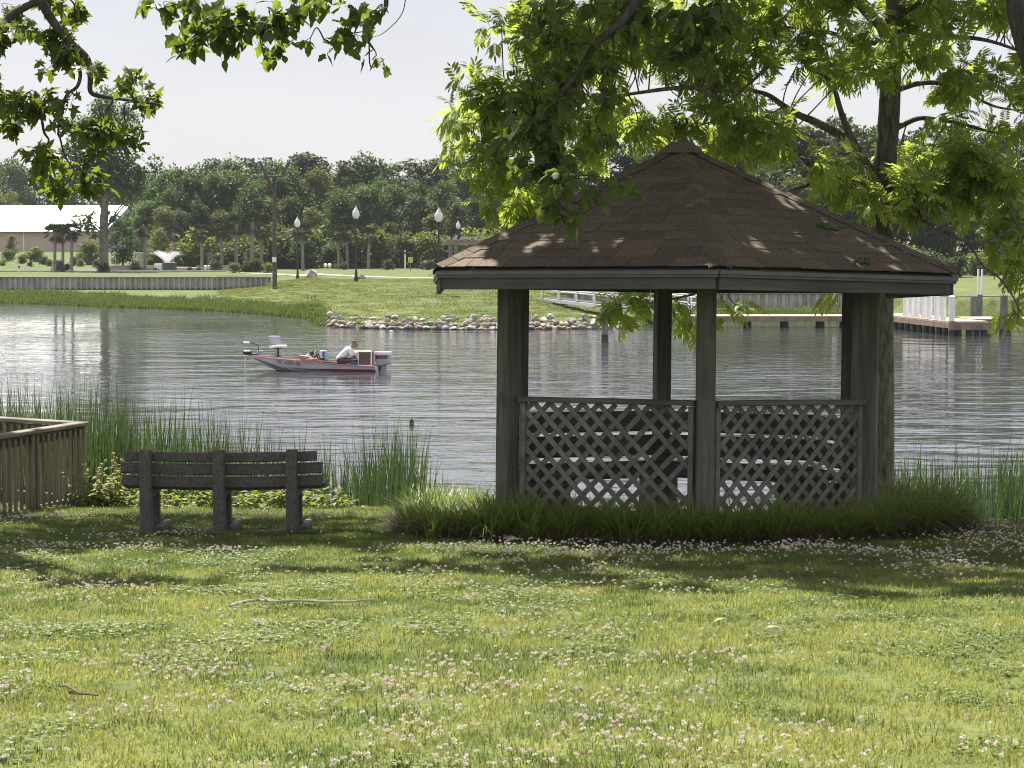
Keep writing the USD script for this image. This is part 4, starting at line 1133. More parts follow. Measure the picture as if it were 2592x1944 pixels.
def _compound(seed, nl=11):
    r = np.random.default_rng(seed); V, Fc = [], []
    def bend(p): return np.array([p[0] * .96, p[1], p[2] - .25 * p[0] ** 2])
    for i in range(nl):
        t = .18 + .80 * (i // 2) / (nl // 2); s = 1 if i % 2 else -1
        if i == nl - 1: d = np.array([1, 0, -.3]); t = .96
        else: d = nrm(np.array([.62 + .25 * t, s * .85, -.30 + r.uniform(-.15, .15)]))
        l = r.uniform(.34, .46) * (.8 + .4 * math.sin(t * 3)); w = l * .15
        side = nrm(np.cross(d, [0, 0, 1])) ; upn = np.cross(side, d)
        b = np.array([t, 0, 0])
        pts = [b, b + d * l * .4 + side * w - upn * w * .3, b + d * l * .75 + side * w * .75 - upn * (.05 * l + w * .3), b + d * l - upn * .16 * l, b + d * l * .75 - side * w * .75 - upn * (.05 * l + w * .3), b + d * l * .4 - side * w - upn * w * .3]
        n = len(V); V += [bend(p) for p in pts]; Fc += [[n, n + 1, n + 5], [n + 1, n + 4, n + 5], [n + 1, n + 2, n + 4], [n + 2, n + 3, n + 4]]
    n = len(V)
    xs = np.linspace(0, .98, 5)
    for x in xs: V += [bend(np.array([x, .008, 0])), bend(np.array([x, -.008, 0]))]
    for i in range(4): Fc += [[n + 2 * i, n + 2 * i + 2, n + 2 * i + 1], [n + 2 * i + 1, n + 2 * i + 2, n + 2 * i + 3]]
    return np.array(V), np.array(Fc)
COMP = [_compound(s) for s in range(4)]

M['leaf_lobed'] = leaf('lobed_green_leaf', (.075, .135, .026), (.27, .43, .045), .45, .5, .3, .02)
M['leaf_star'] = leaf('star_green_leaf', (.085, .145, .024), (.24, .37, .03), .42, .5, .3, .02)
M['leaf_pecan'] = leaf('pinnate_green_leaf', (.17, .275, .05), (.48, .68, .10), .55, .45, .28, .02)
M['leaf_far'] = leaf('far_green_leaf', (.050, .108, .025), (.10, .22, .03), .3, .6, .35, .025, objvar=.3, clump=.35, spec=.2)
M['leaf_olive'] = leaf('far_olive_leaf', (.095, .138, .030), (.15, .22, .033), .3, .6, .35, .025, objvar=.25, clump=.35, spec=.2)
M['leaf_light'] = leaf('far_light_leaf', (.15, .21, .045), (.24, .34, .05), .3, .6, .3, .025, objvar=.25, clump=.6, spec=.2)
M['leaf_pine'] = leaf('pine_needles', (.055, .085, .032), (.07, .11, .03), .2, .6, .35, .02, objvar=.25, clump=.35, spec=.2)
M['leaf_palm'] = leaf('palm_frond', (.045, .068, .026), (.06, .09, .025), .2, .5, .35, .02, objvar=.2)
M['leaf_dead'] = leaf('dry_frond', (.16, .12, .07), (.16, .12, .06), .2, .7, .3, .02)
M['leaf_blue'] = leaf('blue_green_shrub_leaf', (.075, .105, .065), (.08, .12, .06), .2, .6, .3, .02)

def sprays(clusters, tmpls, size, rg, world_of, per, aspect, attach=None, twig_r=.004, droop=.55, n_tw=3, spread=1.0):
    """Foliage: each cluster (x, y, rx, ry, d[, dens]) gets a few twiglets with leaves set along them. Returns leaf arrays per template and twig meshes."""
    out = [([], [], []) for _ in tmpls]; twigs = []
    for cl in clusters:
        x, y, rx, ry, d = cl[:5]; dens = cl[5] if len(cl) > 5 else 1.0
        c = world_of(x, y, d)
        ex = (world_of(x + 1, y, d) - c)[0]
        Rx, Rz = rx * ex, ry * ex
        Ry = min(.75, .5 * (Rx + Rz)) * spread
        n = max(2, int(math.pi * Rx * Rz / (size * size * aspect) * per * dens))
        nt = max(2, min(9, int(n / 6) + n_tw - 1))
        if attach is not None and len(attach):
            a_ = attach[np.argmin(((attach - c) ** 2).sum(1))]
            if np.linalg.norm(a_ - c) > 2.0: a_ = c + np.array([.0, .1, Rz])
        else: a_ = c + np.array([0, 0, Rz])
        st = a_ if np.linalg.norm(a_ - c) < 1.2 * max(Rx, Rz) + .15 else c + (a_ - c) * .12
        if np.linalg.norm(a_ - st) > .05:
            mid = (a_ + st) / 2 + rg.normal(0, .05, 3)
            twigs.append(tube(smoothline([a_, mid, st], 4), np.linspace(twig_r * 2.0, twig_r * 1.2, 9), 5, cap=False))
        per_t = max(1, int(round(n / nt)))
        for k in range(nt):
            th_ = rg.uniform(0, 6.283); rr_ = math.sqrt(rg.uniform(.15, 1.0))
            e = c + np.array([Rx * rr_ * math.cos(th_), Ry * rg.uniform(-1, 1), Rz * rr_ * math.sin(th_)])
            m_ = (st + e) / 2 + np.array([0, 0, .12 * np.linalg.norm(e - st)]) + rg.normal(0, .03, 3)
            cv = smoothline([st, m_, e], 5)
            twigs.append(tube(cv, np.linspace(twig_r, twig_r * .4, len(cv)), 4, cap=False))
            tg = np.gradient(cv, axis=0)
            for j in range(per_t):
                f_ = (j + rg.uniform(.2, 1)) / per_t * (len(cv) - 1); i0 = min(int(f_), len(cv) - 2); q = cv[i0] + (cv[i0 + 1] - cv[i0]) * (f_ - i0)
                q = q + rg.normal(0, .25 * size, 3)
                td = nrm(tg[i0])
                dirn = nrm(td * .6 + rg.normal(0, .55, 3) + np.array([0, 0, -droop]))
                up = nrm(np.array([0, 0, 1.0]) + rg.normal(0, .45, 3))
                o = out[rg.integers(len(tmpls))]
                o[0].append(q); o[1].append(np.stack([dirn, up])); o[2].append(size * rg.uniform(.7, 1.2))
    return out, twigs

def plant_leaves(tree, tmpls, out, mat, limit=280):
    """The leaves that show largest become parts of their own, the rest one part of joined leaves."""
    allq = []
    for ti, (P, D, S) in enumerate(out):
        for p, dd, s in zip(P, D, S): allq.append((ti, p, dd, s))
    c, s_p = math.cos(PITCH), math.sin(PITCH)
    def show(q):
        v = q[1] - np.array([0, 0, CAMZ]); z = v[1] * c - v[2] * s_p; yy = v[2] * c + v[1] * s_p
        inside = abs(v[0] / z * F) < 1290 and abs(yy / z * F) < 965
        return q[3] / z if inside else 0
    allq.sort(key=show, reverse=True)
    n = limit if limit < len(allq) else len(allq)
    for q in allq[:n]:
        if show(q) <= 0: break
        Rm = frames(q[2][:1], q[2][1:])
        part('leaf', scatter(tmpls[q[0]], q[1][None], Rm, q[3]), mat, tree)
    rest = []
    for ti in range(len(tmpls)):
        g_ = [q for q in allq[n:] if q[0] == ti]
        if g_:
            P = np.array([q[1] for q in g_]); D = np.array([q[2] for q in g_]); S_ = np.array([q[3] for q in g_])
            rest.append(scatter(tmpls[ti], P, frames(D[:, 0], D[:, 1]), S_))
    if rest: tag(part('foliage', join(*rest), mat, tree), kind='stuff')

def limb(pts, r0, r1, n=7, sides=9, jit=.0, rg=None):
    p = smoothline(pts, n)
    return p, tube(p, np.linspace(r0, r1, len(p)), sides)
def barky(mesh, amp, seed=0):
    v, f = mesh
    return v + (meshkit.fbm(v * np.array([9, 9, 2.2]) + seed, 3)[:, None] - .5) * amp * nrm(v - v.mean(0)) * np.array([1, 1, 0]), f

# ---------------------------------------------------------------- left maple, its trunk outside the frame
rg = np.random.default_rng(31)
DA = 14.2
ta = thing('maple_tree', 'star leaved tree whose branches hang into the upper left corner', 'tree')
xa = -5.6
tb0 = np.array([xa, 18.8, float(ground_z(xa, 18.8)) - .2])
_, tk = limb([tb0, tb0 + [.05, -.1, 3], tb0 + [.2, -.4, 6], tb0 + [.5, -.6, 9.5]], .30, .16, 8, 12)
part('trunk', barky(tk, .05), M['dark_bark'], ta, 50)
att = []
def add_limb(tree, pts, r0, r1, mat, name='branch'):
    p, m_ = limb(pts, r0, r1)
    part(name, m_, mat, tree, 50); att.append(p)
A_ = lambda x, y, d=DA: atD(x, y, d)
for pts, r0, r1 in (
        ([tb0 + [.3, -.5, 6.2], A_(-120, -60, 16.5), A_(-20, 110, DA), A_(18, 40), A_(77, 5), A_(140, -20)], .05, .016),
        ([tb0 + [.3, -.5, 6.6], A_(-60, -160, 16), A_(60, -40), A_(110, 40), A_(150, 90), A_(187, 125), A_(195, 165), A_(197, 200), A_(232, 210), A_(290, 218), A_(345, 225)], .04, .005),
        ([A_(150, 90), A_(172, 150), A_(168, 185), A_(145, 205), A_(132, 235), A_(126, 285), A_(130, 300), A_(145, 345), A_(190, 400)], .014, .004),
        ([A_(-40, 200), A_(20, 225), A_(80, 235), A_(95, 285), A_(105, 305), A_(85, 330)], .016, .004)):
    add_limb(ta, pts, r0, r1, M['dark_bark'])
attA = np.vstack(att)
clA = [(116,15,42,19),(50,58,38,23),(127,77,38,35),(147,116,42,27),(112,150,23,19),(204,147,23,19),(266,166,35,23),(297,193,31,19),(335,220,25,22),(23,220,35,31),(69,228,38,23),(23,270,27,31),(112,216,38,19),(142,228,15,25),
       (174,278,23,19),(216,285,58,35),(270,297,38,27),(224,328,35,23),(77,343,31,27),(116,382,38,31),(131,409,27,15),(216,393,35,31),(96,309,15,15),(8,158,12,8),(30,25,30,18),(165,25,30,24),(-30,200,40,60),(-30,60,40,60)]
outA, twA = sprays([(x, y, rx, ry, DA + rg.uniform(-.35, .35)) for x, y, rx, ry in clA], [STAR, STAR], .088, rg, atD, 4.6, .42, attA, .0035)
# crown over the bench, above the frame
up_w = lambda x, y, d: np.array([x, d, y])
clAu = []
for i in range(84):
    yy = rg.uniform(19.4, 23.0); xx = rg.uniform(-7.2, -1.4) if yy < 20.6 else rg.uniform(-7.2, -3.4); zz = rg.uniform(8.2, 10.5)
    clAu.append((xx, zz, rg.uniform(.5, .85), rg.uniform(.35, .55), yy))
add_limb(ta, [tb0 + [.35, -.5, 7], [-4.6, 20.6, 8.3], [-3.2, 22, 8.9], [-1.6, 22.6, 9.2]], .09, .02, M['dark_bark'])
add_limb(ta, [tb0 + [.4, -.5, 8], [-5.0, 19.6, 9.0], [-4.6, 22.2, 9.6], [-4.6, 24, 9.7]], .08, .02, M['dark_bark'])
outU, twU = sprays(clAu, [STAR, STAR], .16, rg, up_w, 2.6, .5, None, .006)
for o, u_ in zip(outA, outU):
    for k in range(3): o[k].extend(u_[k])
plant_leaves(ta, [STAR, STAR], outA, M['leaf_star'])
tag(part('twigs', join(*twA, *twU), M['dark_bark'], ta), kind='stuff')

# ---------------------------------------------------------------- right hand tree with dark hanging branches
rg = np.random.default_rng(32)
DB = 15.2
tbx = thing('lobed_leaf_tree', 'dark lobed leaved tree whose branches hang across the top centre before the gazebo roof', 'tree')
q0 = np.array([4.95, 15.6, float(ground_z(4.95, 15.6)) - .2])
top = atD(2190, 20, 15.4)
_, tk = limb([q0, q0 + [.02, 0, 2.2], top + [.32, 0, -.3], top + [.12, 0, .5], top + [-.35, .1, 1.5], top + [-.6, .2, 3.2]], .30, .2, 8, 12)
part('trunk', barky(tk, .05, 4), M['dark_bark'], tbx, 50)
att = []
B_ = lambda x, y, d=DB: atD(x, y, d)
hi = top + [-.5, .1, 1.9]
for pts, r0, r1 in (
        ([hi, B_(1750, -260, 15.4), B_(1450, -90), B_(1358, 28), B_(1323, 66), B_(1292, 90), B_(1271, 121), B_(1244, 163), B_(1205, 208), B_(1170, 278), B_(1195, 347), B_(1190, 420)], .045, .005),
        ([B_(1323, 66), B_(1326, 110), B_(1318, 150), B_(1295, 185), B_(1310, 215)], .010, .004),
        ([B_(1292, 90), B_(1230, 95), B_(1165, 85)], .008, .003),
        ([hi, B_(1900, -180), B_(1600, -40), B_(1520, 60), B_(1480, 110), B_(1420, 130)], .03, .005),
        ([hi + [0, 0, .3], B_(1500, -420, 15.6), B_(1000, -190), B_(850, -60), B_(832, 20), B_(800, 60), B_(797, 90)], .04, .003),
        ([B_(1000, -190), B_(800, -70), B_(660, 10), B_(560, 50), B_(470, 60), B_(410, 90)], .016, .004),
        ([B_(800, -70), B_(600, -60), B_(450, -10), B_(340, 20)], .012, .003),
        ([B_(832, 20), B_(800, 62), B_(740, 75), B_(700, 85)], .005, .002),
        ([B_(880, -30), B_(868, 30), B_(830, 70), B_(806, 80)], .004, .002)):
    add_limb(tbx, pts, r0, r1, M['dark_bark'])
attB = np.vstack(att)
clB = [(320,23,27,19),(366,23,31,27),(417,31,38,31),(463,23,38,27),(444,69,50,19),(397,104,35,31),(432,96,35,23),(486,116,23,31),(501,54,38,23),(528,23,35,23),(540,58,27,15),(513,93,31,19),(571,104,38,19),(590,123,31,23),(602,77,38,23),
       (594,23,31,19),(637,23,38,23),(667,81,19,12),(679,12,35,15),(714,15,30,15),(733,54,23,19),(764,27,31,23),(810,19,23,23),(721,77,23,10),(775,85,15,10),(714,116,15,13),(764,116,27,10),(806,133,13,10),(833,135,8,8),
       (1150,80,21,9),(1167,97,14,10),(1205,80,42,17),(1216,111,42,17),(1192,153,31,21),(1230,146,28,17),(1271,149,24,21),(1289,187,21,17),(1323,146,28,17),(1271,97,17,21),(1323,208,31,24),(1233,194,21,21),(1195,180,31,21),(1115,215,31,24),
       (1230,229,28,21),(1195,236,31,17),(1115,264,45,21),(1174,260,28,24),(1080,299,28,17),(1122,295,35,21),(1171,295,35,21),(1212,288,21,21),(1150,330,45,28),(1202,333,35,28),(1167,375,49,28),(1115,365,35,25),(1219,382,42,28),(1185,427,45,24),
       (1261,347,31,21),(1310,302,21,17),(1278,417,24,17),(1323,406,24,14),(1372,413,12,15),(1310,444,12,9),(1219,472,35,15),(1254,469,14,12),(1247,497,12,9),(1181,469,20,12),(1375,385,7,7),
       (1323,21,52,21),(1375,28,42,31),(1427,52,52,35),(1480,35,52,28),(1462,104,45,35),(1358,69,35,21),(1514,21,40,20),(1150,7,30,12),(1202,10,36,16),(1260,12,40,16),(1503,69,52,35),(1538,139,24,42),(1590,94,28,14),(1520,21,52,21),(1580,40,30,20)]
dn = lambda x, y: (14.8 if y > 380 else DB) + rg.uniform(-.3, .3)
outB, twB = sprays([(x, y, rx, ry, dn(x, y), 1.0) for x, y, rx, ry in clB], [LOBED, OVATE, LOBED], .104, rg, atD, 4.4, .5, attB, .003, .8)
clV = []
for i in range(95):
    clV.append((rg.uniform(-.8, 3.6), rg.uniform(6.9, 8.3), rg.uniform(.5, .85), rg.uniform(.28, .45), rg.uniform(17.2, 20.2)))
for i in range(90):
    xx = rg.uniform(-1.6, 5.0); yy = rg.uniform(15.0, 19.4) if xx > -.6 else rg.uniform(15.0, 17.6)
    clV.append((xx, rg.uniform(6.9, 9.6), rg.uniform(.5, .9), rg.uniform(.3, .5), yy))
for e in ([-1.6, 16.2, 8.0], [.6, 17.2, 8.4], [2.4, 18.4, 8.6], [3.9, 17, 8.8], [1.6, 15.8, 7.8]):
    add_limb(tbx, [hi + [0, 0, .5], (hi + np.array(e)) / 2 + [0, 0, .5], e], .07, .015, M['dark_bark'])
outV, twV = sprays(clV, [LOBED, OVATE, LOBED], .19, rg, lambda x, y, d: np.array([x, d, y]), 2.4, .5, None, .006)
twB += twV
for o, u_ in zip(outB, outV):
    for k in range(3): o[k].extend(u_[k])
plant_leaves(tbx, [LOBED, OVATE, LOBED], outB, M['leaf_lobed'])
tag(part('twigs', join(*twB), M['dark_bark'], tbx), kind='stuff')

# ---------------------------------------------------------------- pinnate leaved tree behind the gazebo
rg = np.random.default_rng(33)
DP = 21.2
tp = thing('pecan_tree', 'bright green tree with a tall grey trunk standing right behind the gazebo', 'tree')
P_ = lambda x, y, d=DP: atD(x, y, d)
g0_ = P_(1903, 1060); g0_[2] = float(ground_z(g0_[0], DP)) - .3
tp_p = smoothline([g0_, P_(1901, 900), P_(1901, 700), P_(1905, 500), P_(1909, 400), P_(1920, 250), P_(1926, 130), P_(1933, 40), P_(1936, -80), P_(1945, -400), P_(1950, -800)], 7)
tk = tube(tp_p, np.interp(np.arange(len(tp_p)), [0, 4, 20, 40, 52, len(tp_p)], [.20, .145, .125, .10, .095, .04]), 14)
part('trunk', barky(tk, .03, 9), M['bark'], tp, 60)
att = [tp_p[24:]]
for pts, r0, r1 in (
        ([P_(1895, 430), P_(1875, 395), P_(1840, 392, 21), P_(1781, 389, 20.8), P_(1743, 344, 20.6), P_(1694, 302, 20.4), P_(1628, 285, 20.2), P_(1590, 253, 20), P_(1562, 222, 19.9), P_(1500, 190, 19.8), P_(1380, 200, 19.8), P_(1200, 230, 19.8), P_(1050, 250, 19.8)], .062, .008),
        ([P_(1781, 389, 20.8), P_(1730, 405, 20.7), P_(1700, 415, 20.6)], .02, .008),
        ([P_(1895, 400), P_(1881, 370), P_(1857, 330), P_(1833, 285), P_(1815, 236), P_(1802, 191), P_(1784, 167), P_(1750, 150)], .05, .012),
        ([P_(1924, 110), P_(1906, 59), P_(1881, 35), P_(1850, 0), P_(1810, -60), P_(1700, -220)], .07, .03),
        ([P_(1930, 70), P_(1944, 38), P_(1972, 21), P_(1996, 0), P_(2060, -60), P_(2200, -200)], .06, .03),
        ([P_(1924, 95), P_(1900, 92), P_(1868, 92), P_(1843, 88), P_(1790, 70), P_(1700, 60), P_(1560, 80), P_(1300, 60), P_(1120, 60)], .035, .006),
        ([P_(1833, 300), P_(1763, 264), P_(1729, 250), P_(1694, 229), P_(1659, 205), P_(1618, 191), P_(1560, 150)], .045, .012),
        ([P_(1935, 195), P_(1986, 180), P_(2034, 180), P_(2076, 194), P_(2150, 230), P_(2230, 240)], .03, .008),
        ([P_(1930, 280), P_(1979, 257), P_(2013, 257), P_(2076, 267), P_(2145, 285), P_(2230, 290)], .03, .008),
        ([P_(1940, 60), P_(2000, 75), P_(2100, 82), P_(2160, 95), P_(2240, 125)], .03, .012),
        ([P_(1905, 440), P_(1972, 465, 20.6), P_(2024, 493, 20.2), P_(2076, 517, 20), P_(2128, 524, 20), P_(2180, 497, 20), P_(2250, 470, 20)], .022, .012),
        ([P_(2128, 524, 20), P_(2093, 545, 20), P_(2041, 556, 20)], .012, .005),
        ([P_(2100, 535, 20), P_(2124, 574, 20), P_(2159, 601, 20), P_(2188, 640, 20), P_(2200, 667, 20), P_(2197, 700, 20)], .012, .005),
        ([P_(1900, 560), P_(1800, 600, 20.9), P_(1600, 610, 20.6), P_(1480, 640, 20.6), P_(1400, 655, 20.6), P_(1340, 668, 20.6)], .022, .005)):
    add_limb(tp, pts, r0, r1, M['bark'])
attP = np.vstack(att)
clP = [(1011,180,42,21),(1056,174,31,17),(983,257,42,24),(1032,222,42,21),(1063,250,28,21),(1133,174,28,14),(1080,45,28,17),(1101,73,21,14),(1133,28,42,24),(1185,42,52,21),(1028,323,42,21),(994,375,12,12),(1074,361,35,21),(1101,399,31,21),
       (1053,444,26,15),(1115,451,35,21),(1150,465,31,15),(1090,310,40,24),(1140,250,40,30),(1100,205,34,22)]
cl = [(x, y, rx, ry, 19.9 + rg.uniform(-.5, .5), 1.3) for x, y, rx, ry in clP]
gaps = [(1862, 232, 50, 48), (1690, 190, 32, 22), (2150, 85, 70, 40), (1960, 225, 30, 30), (1400, 165, 40, 34), (2190, 320, 30, 25), (1960, 160, 22, 20), (1890, 15, 22, 18)]
def free(x, y, m=1.0):
    return all(((x - gx) / (gr + 34 * m)) ** 2 + ((y - gy) / (gs + 24 * m)) ** 2 > 1 for gx, gy, gr, gs in gaps)
k = 0
while k < 120:                                        # main mass over the roof, left of the trunk
    x, y = rg.uniform(1150, 1890), rg.uniform(-40, 400)
    lim = np.interp(x, [1150, 1400, 1480, 1600, 1750, 1890], [420, 340, 300, 340, 400, 470])
    if y < lim and free(x, y):
        dens = 1.15 if x < 1650 else .62
        if rg.random() < dens:
            cl.append((x, y, rg.uniform(28, 48), rg.uniform(16, 28), 20.6 + rg.uniform(-1.2, 1.6), 1.1 if x < 1650 else .8)); k += 1
k = 0
while k < 62:                                         # right of the trunk
    x, y = rg.uniform(1930, 2260), rg.uniform(-40, 430)
    if free(x, y): cl.append((x, y, rg.uniform(26, 44), rg.uniform(15, 26), 20.8 + rg.uniform(-1.0, 1.4), .85)); k += 1
for c_ in ((1960,395,40,22),(2000,420,36,22),(1985,450,40,20),(2040,400,40,24),(2090,430,34,24),(2080,380,40,24),(2150,395,40,26),(2130,350,44,26),(2190,440,34,22),(1880,430,24,18),(1850,410,30,18),(1800,440,30,16),(1780,360,40,20),(1850,345,34,20),
           (2150,520,26,18),(2190,560,22,20),(2205,610,16,26),(2190,680,20,18),(2205,530,20,20),(2170,470,26,18),(1330,655,32,18),(1385,648,34,16),(1360,678,22,12),(1300,665,14,12),(1468,688,26,18),(1478,712,20,14),(1440,642,20,10),(1562,655,16,12),(1548,692,20,9),(1590,665,14,8),(1820,635,26,8),(1780,630,14,6)):
    cl.append((*c_, 20.5 + rg.uniform(-.3, .3), 1.2))
outP, twP = sprays(cl, COMP, .195, rg, atD, 8.6, .42, attP, .004, .12, spread=1.1)
clU = []
for i in range(34):                                  # crown above the frame: shades the roof and the lawn
    yy = rg.uniform(19.4, 22); xx = rg.uniform(2.2, 6.2)
    zz = rg.uniform(7.2, 10)
    clU.append((xx, zz, rg.uniform(.5, .9), rg.uniform(.35, .6), yy))
for e in ([4.6, 19.6, 8.8], [3.0, 20.6, 9.2], [5.2, 21.8, 9.6]):
    s_b = tp_p[-14]
    add_limb(tp, [s_b, (s_b + np.array(e)) / 2 + [0, 0, .3], e], .07, .015, M['bark'])
outU, twU = sprays(clU, COMP, .40, rg, up_w, 3.4, .45, None, .007)
for o, u_ in zip(outP, outU):
    for k in range(3): o[k].extend(u_[k])
plant_leaves(tp, COMP, outP, M['leaf_pecan'])
tag(part('twigs', join(*twP, *twU), M['bark'], tp), kind='stuff')
# ---------------------------------------------------------------- blades
def blades(base, az, length, width, lean, curve, seg=3):
    """Grass blades: arrays of base points, azimuths, lengths, widths, initial lean and added curvature (radians)."""
    base = np.asarray(base, float); n = len(base)
    L_, W_, ln, cv = (np.broadcast_to(a, (n,)).astype(float) for a in (length, width, lean, curve))
    d = np.stack([np.cos(az), np.sin(az)], 1); s = np.stack([-d[:, 1], d[:, 0], 0 * az], 1)
    p = base.copy(); V = []
    for k in range(seg + 1):
        t = k / seg
        w = W_ * (1 - t ** 1.6) * .5
        if k < seg:
            V += [p - s * w[:, None], p + s * w[:, None]]
        else: V += [p]
        a = ln + cv * (t + .5 / seg)
        step = L_ / seg
        p = p + np.stack([d[:, 0] * np.sin(a) * step, d[:, 1] * np.sin(a) * step, np.cos(a) * step], 1)
    V = np.stack(V, 1); m = V.shape[1]
    f = []
    for k in range(seg - 1): f += [[2 * k, 2 * k + 1, 2 * k + 3], [2 * k, 2 * k + 3, 2 * k + 2]]
    f += [[2 * seg - 2, 2 * seg - 1, 2 * seg]]
    return V.reshape(-1, 3), (np.array(f)[None] + (np.arange(n) * m)[:, None, None]).reshape(-1, 3)

M['grass'] = leaf('lawn_blade', (.26, .295, .068), (.41, .47, .10), .42, .55, .3, .015, objvar=.16, yellow=((.36, .31, .13), .22))
M['clover'] = leaf('clover_leaf', (.12, .19, .04), (.21, .33, .05), .35, .5, .25, .015, objvar=.15)
M['flower'] = plain('clover_flower', (.68, .62, .55), .9, .2, 90, dark=(.54, .45, .39))
M['border'] = leaf('border_grass_blade', (.17, .27, .05), (.36, .52, .07), .42, .4, .35, .02, objvar=.2, yellow=((.22, .17, .06), .10))
M['reed'] = leaf('reed_blade', (.045, .085, .03), (.095, .18, .045), .34, .45, .35, .02, yellow=((.20, .18, .08), .08))
M['weed'] = leaf('weed_leaf', (.19, .25, .04), (.36, .46, .06), .42, .5, .3, .02, yellow=((.33, .30, .10), .08))
M['seed'] = plain('tan_seed_head', (.42, .34, .16), .9, .2, 40)

# ---------------------------------------------------------------- lawn
rg = np.random.default_rng(41)
PS = .27
protos = []
M['lush'] = leaf('lush_lawn_blade', (.105, .165, .030), (.20, .31, .045), .38, .55, .3, .015, objvar=.16, yellow=((.30, .28, .09), .06))
for k in range(8):
    n = 300
    b = np.stack([rg.uniform(-PS / 2, PS / 2, n), rg.uniform(-PS / 2, PS / 2, n), np.full(n, -.004)], 1)
    ln = rg.uniform(.018, .038, n) * (1 + (rg.random(n) < .05) * .8)
    protos.append((blades(b, rg.uniform(0, 6.283, n), ln, rg.uniform(.0028, .0052, n), rg.uniform(.1, .9, n), rg.uniform(0, .9, n), 2), M['grass'] if k < 5 else M['lush']))
cl_v = []
for k in range(2):
    n = 60; b = np.stack([rg.uniform(-PS / 2, PS / 2, n), rg.uniform(-PS / 2, PS / 2, n), rg.uniform(.012, .035, n)], 1)
    disc = _leaf_fan([(0, 0), (.15, .36), (.55, .5), (.92, .32), (1, 0)], (.5, 0), .1, .1)
    P = np.repeat(b, 3, 0); a0 = np.repeat(rg.uniform(0, 6.28, n), 3) + np.tile([0, 2.09, 4.19], n)
    dirs = np.stack([np.cos(a0), np.sin(a0), np.full(3 * n, .1)], 1)
    lf = scatter(disc, P, frames(dirs, np.tile([0, 0, 1.0], (3 * n, 1)) + rg.normal(0, .25, (3 * n, 3))), rg.uniform(.009, .015, 3 * n))
    protos.append((lf, M['clover']))
pos, idx, yaw, sc = [], [], [], []
y = 5.6
while y < 21.3:
    hw = .262 * y + .25
    x = -hw
    while x < hw:
        px_, py_ = x + rg.uniform(-.07, .07), y + rg.uniform(-.07, .07)
        bare_ = ((px_ + 2.27) / .85) ** 2 + ((py_ - 16.98) / .36) ** 2 < 1
        if py_ < crest(px_) + 1.2 and not (bare_ and rg.random() < .75):
            pos.append((px_, py_, 0)); dry_ = float(meshkit.fbm(np.array([px_ * .55, py_ * .8, 1.7]), 3)) * 1.5 - .75 + np.interp(py_, [6, 11, 14.5, 17], [.75, .62, .35, .05])
            idx.append(rg.integers(5) if rg.random() < dry_ else 5 + rg.integers(3)); yaw.append(rg.uniform(0, 6.28)); sc.append(rg.uniform(.85, 1.2))
            cn = float(meshkit.noise(np.array([px_ * .9, py_ * .9, 3.3])))
            if rg.random() < .05 + .25 * (cn > .6):
                pos.append((px_, py_, 0)); idx.append(8 + rg.integers(2)); yaw.append(rg.uniform(0, 6.28)); sc.append(rg.uniform(.9, 1.2))
        x += .205
    y += .205
pos = np.array(pos); pos[:, 2] = ground_z(pos[:, 0], pos[:, 1])
tag(instancer('/World/lawn_grass', protos, idx, pos, yaw, sc), 'mown lawn of green and dry grass in the foreground', 'grass', kind='stuff')

# clover flowers
ico = trimesh.creation.icosphere(1, 1.0)
def flower_head(seed):
    r_ = np.random.default_rng(seed); n = 30
    el = np.arcsin(r_.uniform(-.35, 1, n)); az = r_.uniform(0, 6.283, n)
    d = np.stack([np.cos(az) * np.cos(el), np.sin(az) * np.cos(el), np.sin(el)], 1)
    pet = (np.array([[.15, 0, 0], [.75, .2, .06], [1.0, 0, 0], [.75, -.2, .06]]), np.array([[0, 1, 2], [0, 2, 3]]))
    return scatter(pet, np.tile([0, 0, .047], (n, 1)), frames(d, r_.normal(0, 1, (n, 3))), r_.uniform(.0075, .0115, n))
M['flower_brown'] = plain('faded_clover_flower', (.50, .30, .20), .9, .25, 90)
fp = [(flower_head(k), M['flower']) for k in range(4)] + [(flower_head(9), M['flower_brown'])]
pos, idx = [], []
N = 85000
yy = np.sqrt(rg.uniform(5.6 ** 2, 20.6 ** 2, N)); xx = rg.uniform(-1, 1, N) * (.262 * yy + .2)
den = meshkit.fbm(np.stack([xx * .75, yy * .75, 0 * xx + 9], -1), 3); den2 = meshkit.noise(np.stack([xx * 3.2, yy * 3.2, 0 * xx + 2], -1))
far_b = np.interp(yy, [6, 12, 14, 17, 20], [.9, .8, 1.3, 1.5, .9])
keep = (rg.random(N) < np.clip((den - .43) * 4.2, .05, 1.3) * np.clip((den2 - .3) * 1.8, .05, 1) * .5 * far_b) & (yy < crest(xx) + .1)
xx, yy = xx[keep], yy[keep]
pos = np.stack([xx, yy, ground_z(xx, yy)], 1)
idx = np.where(rg.random(len(xx)) < .05, 4, rg.integers(0, 4, len(xx)))
tag(instancer('/World/clover_flowers', fp, idx, pos, rg.uniform(0, 6.28, len(xx)), rg.uniform(.6, 1.08, len(xx))), 'small pinkish white clover flowers scattered over the lawn', 'flowers', kind='stuff')

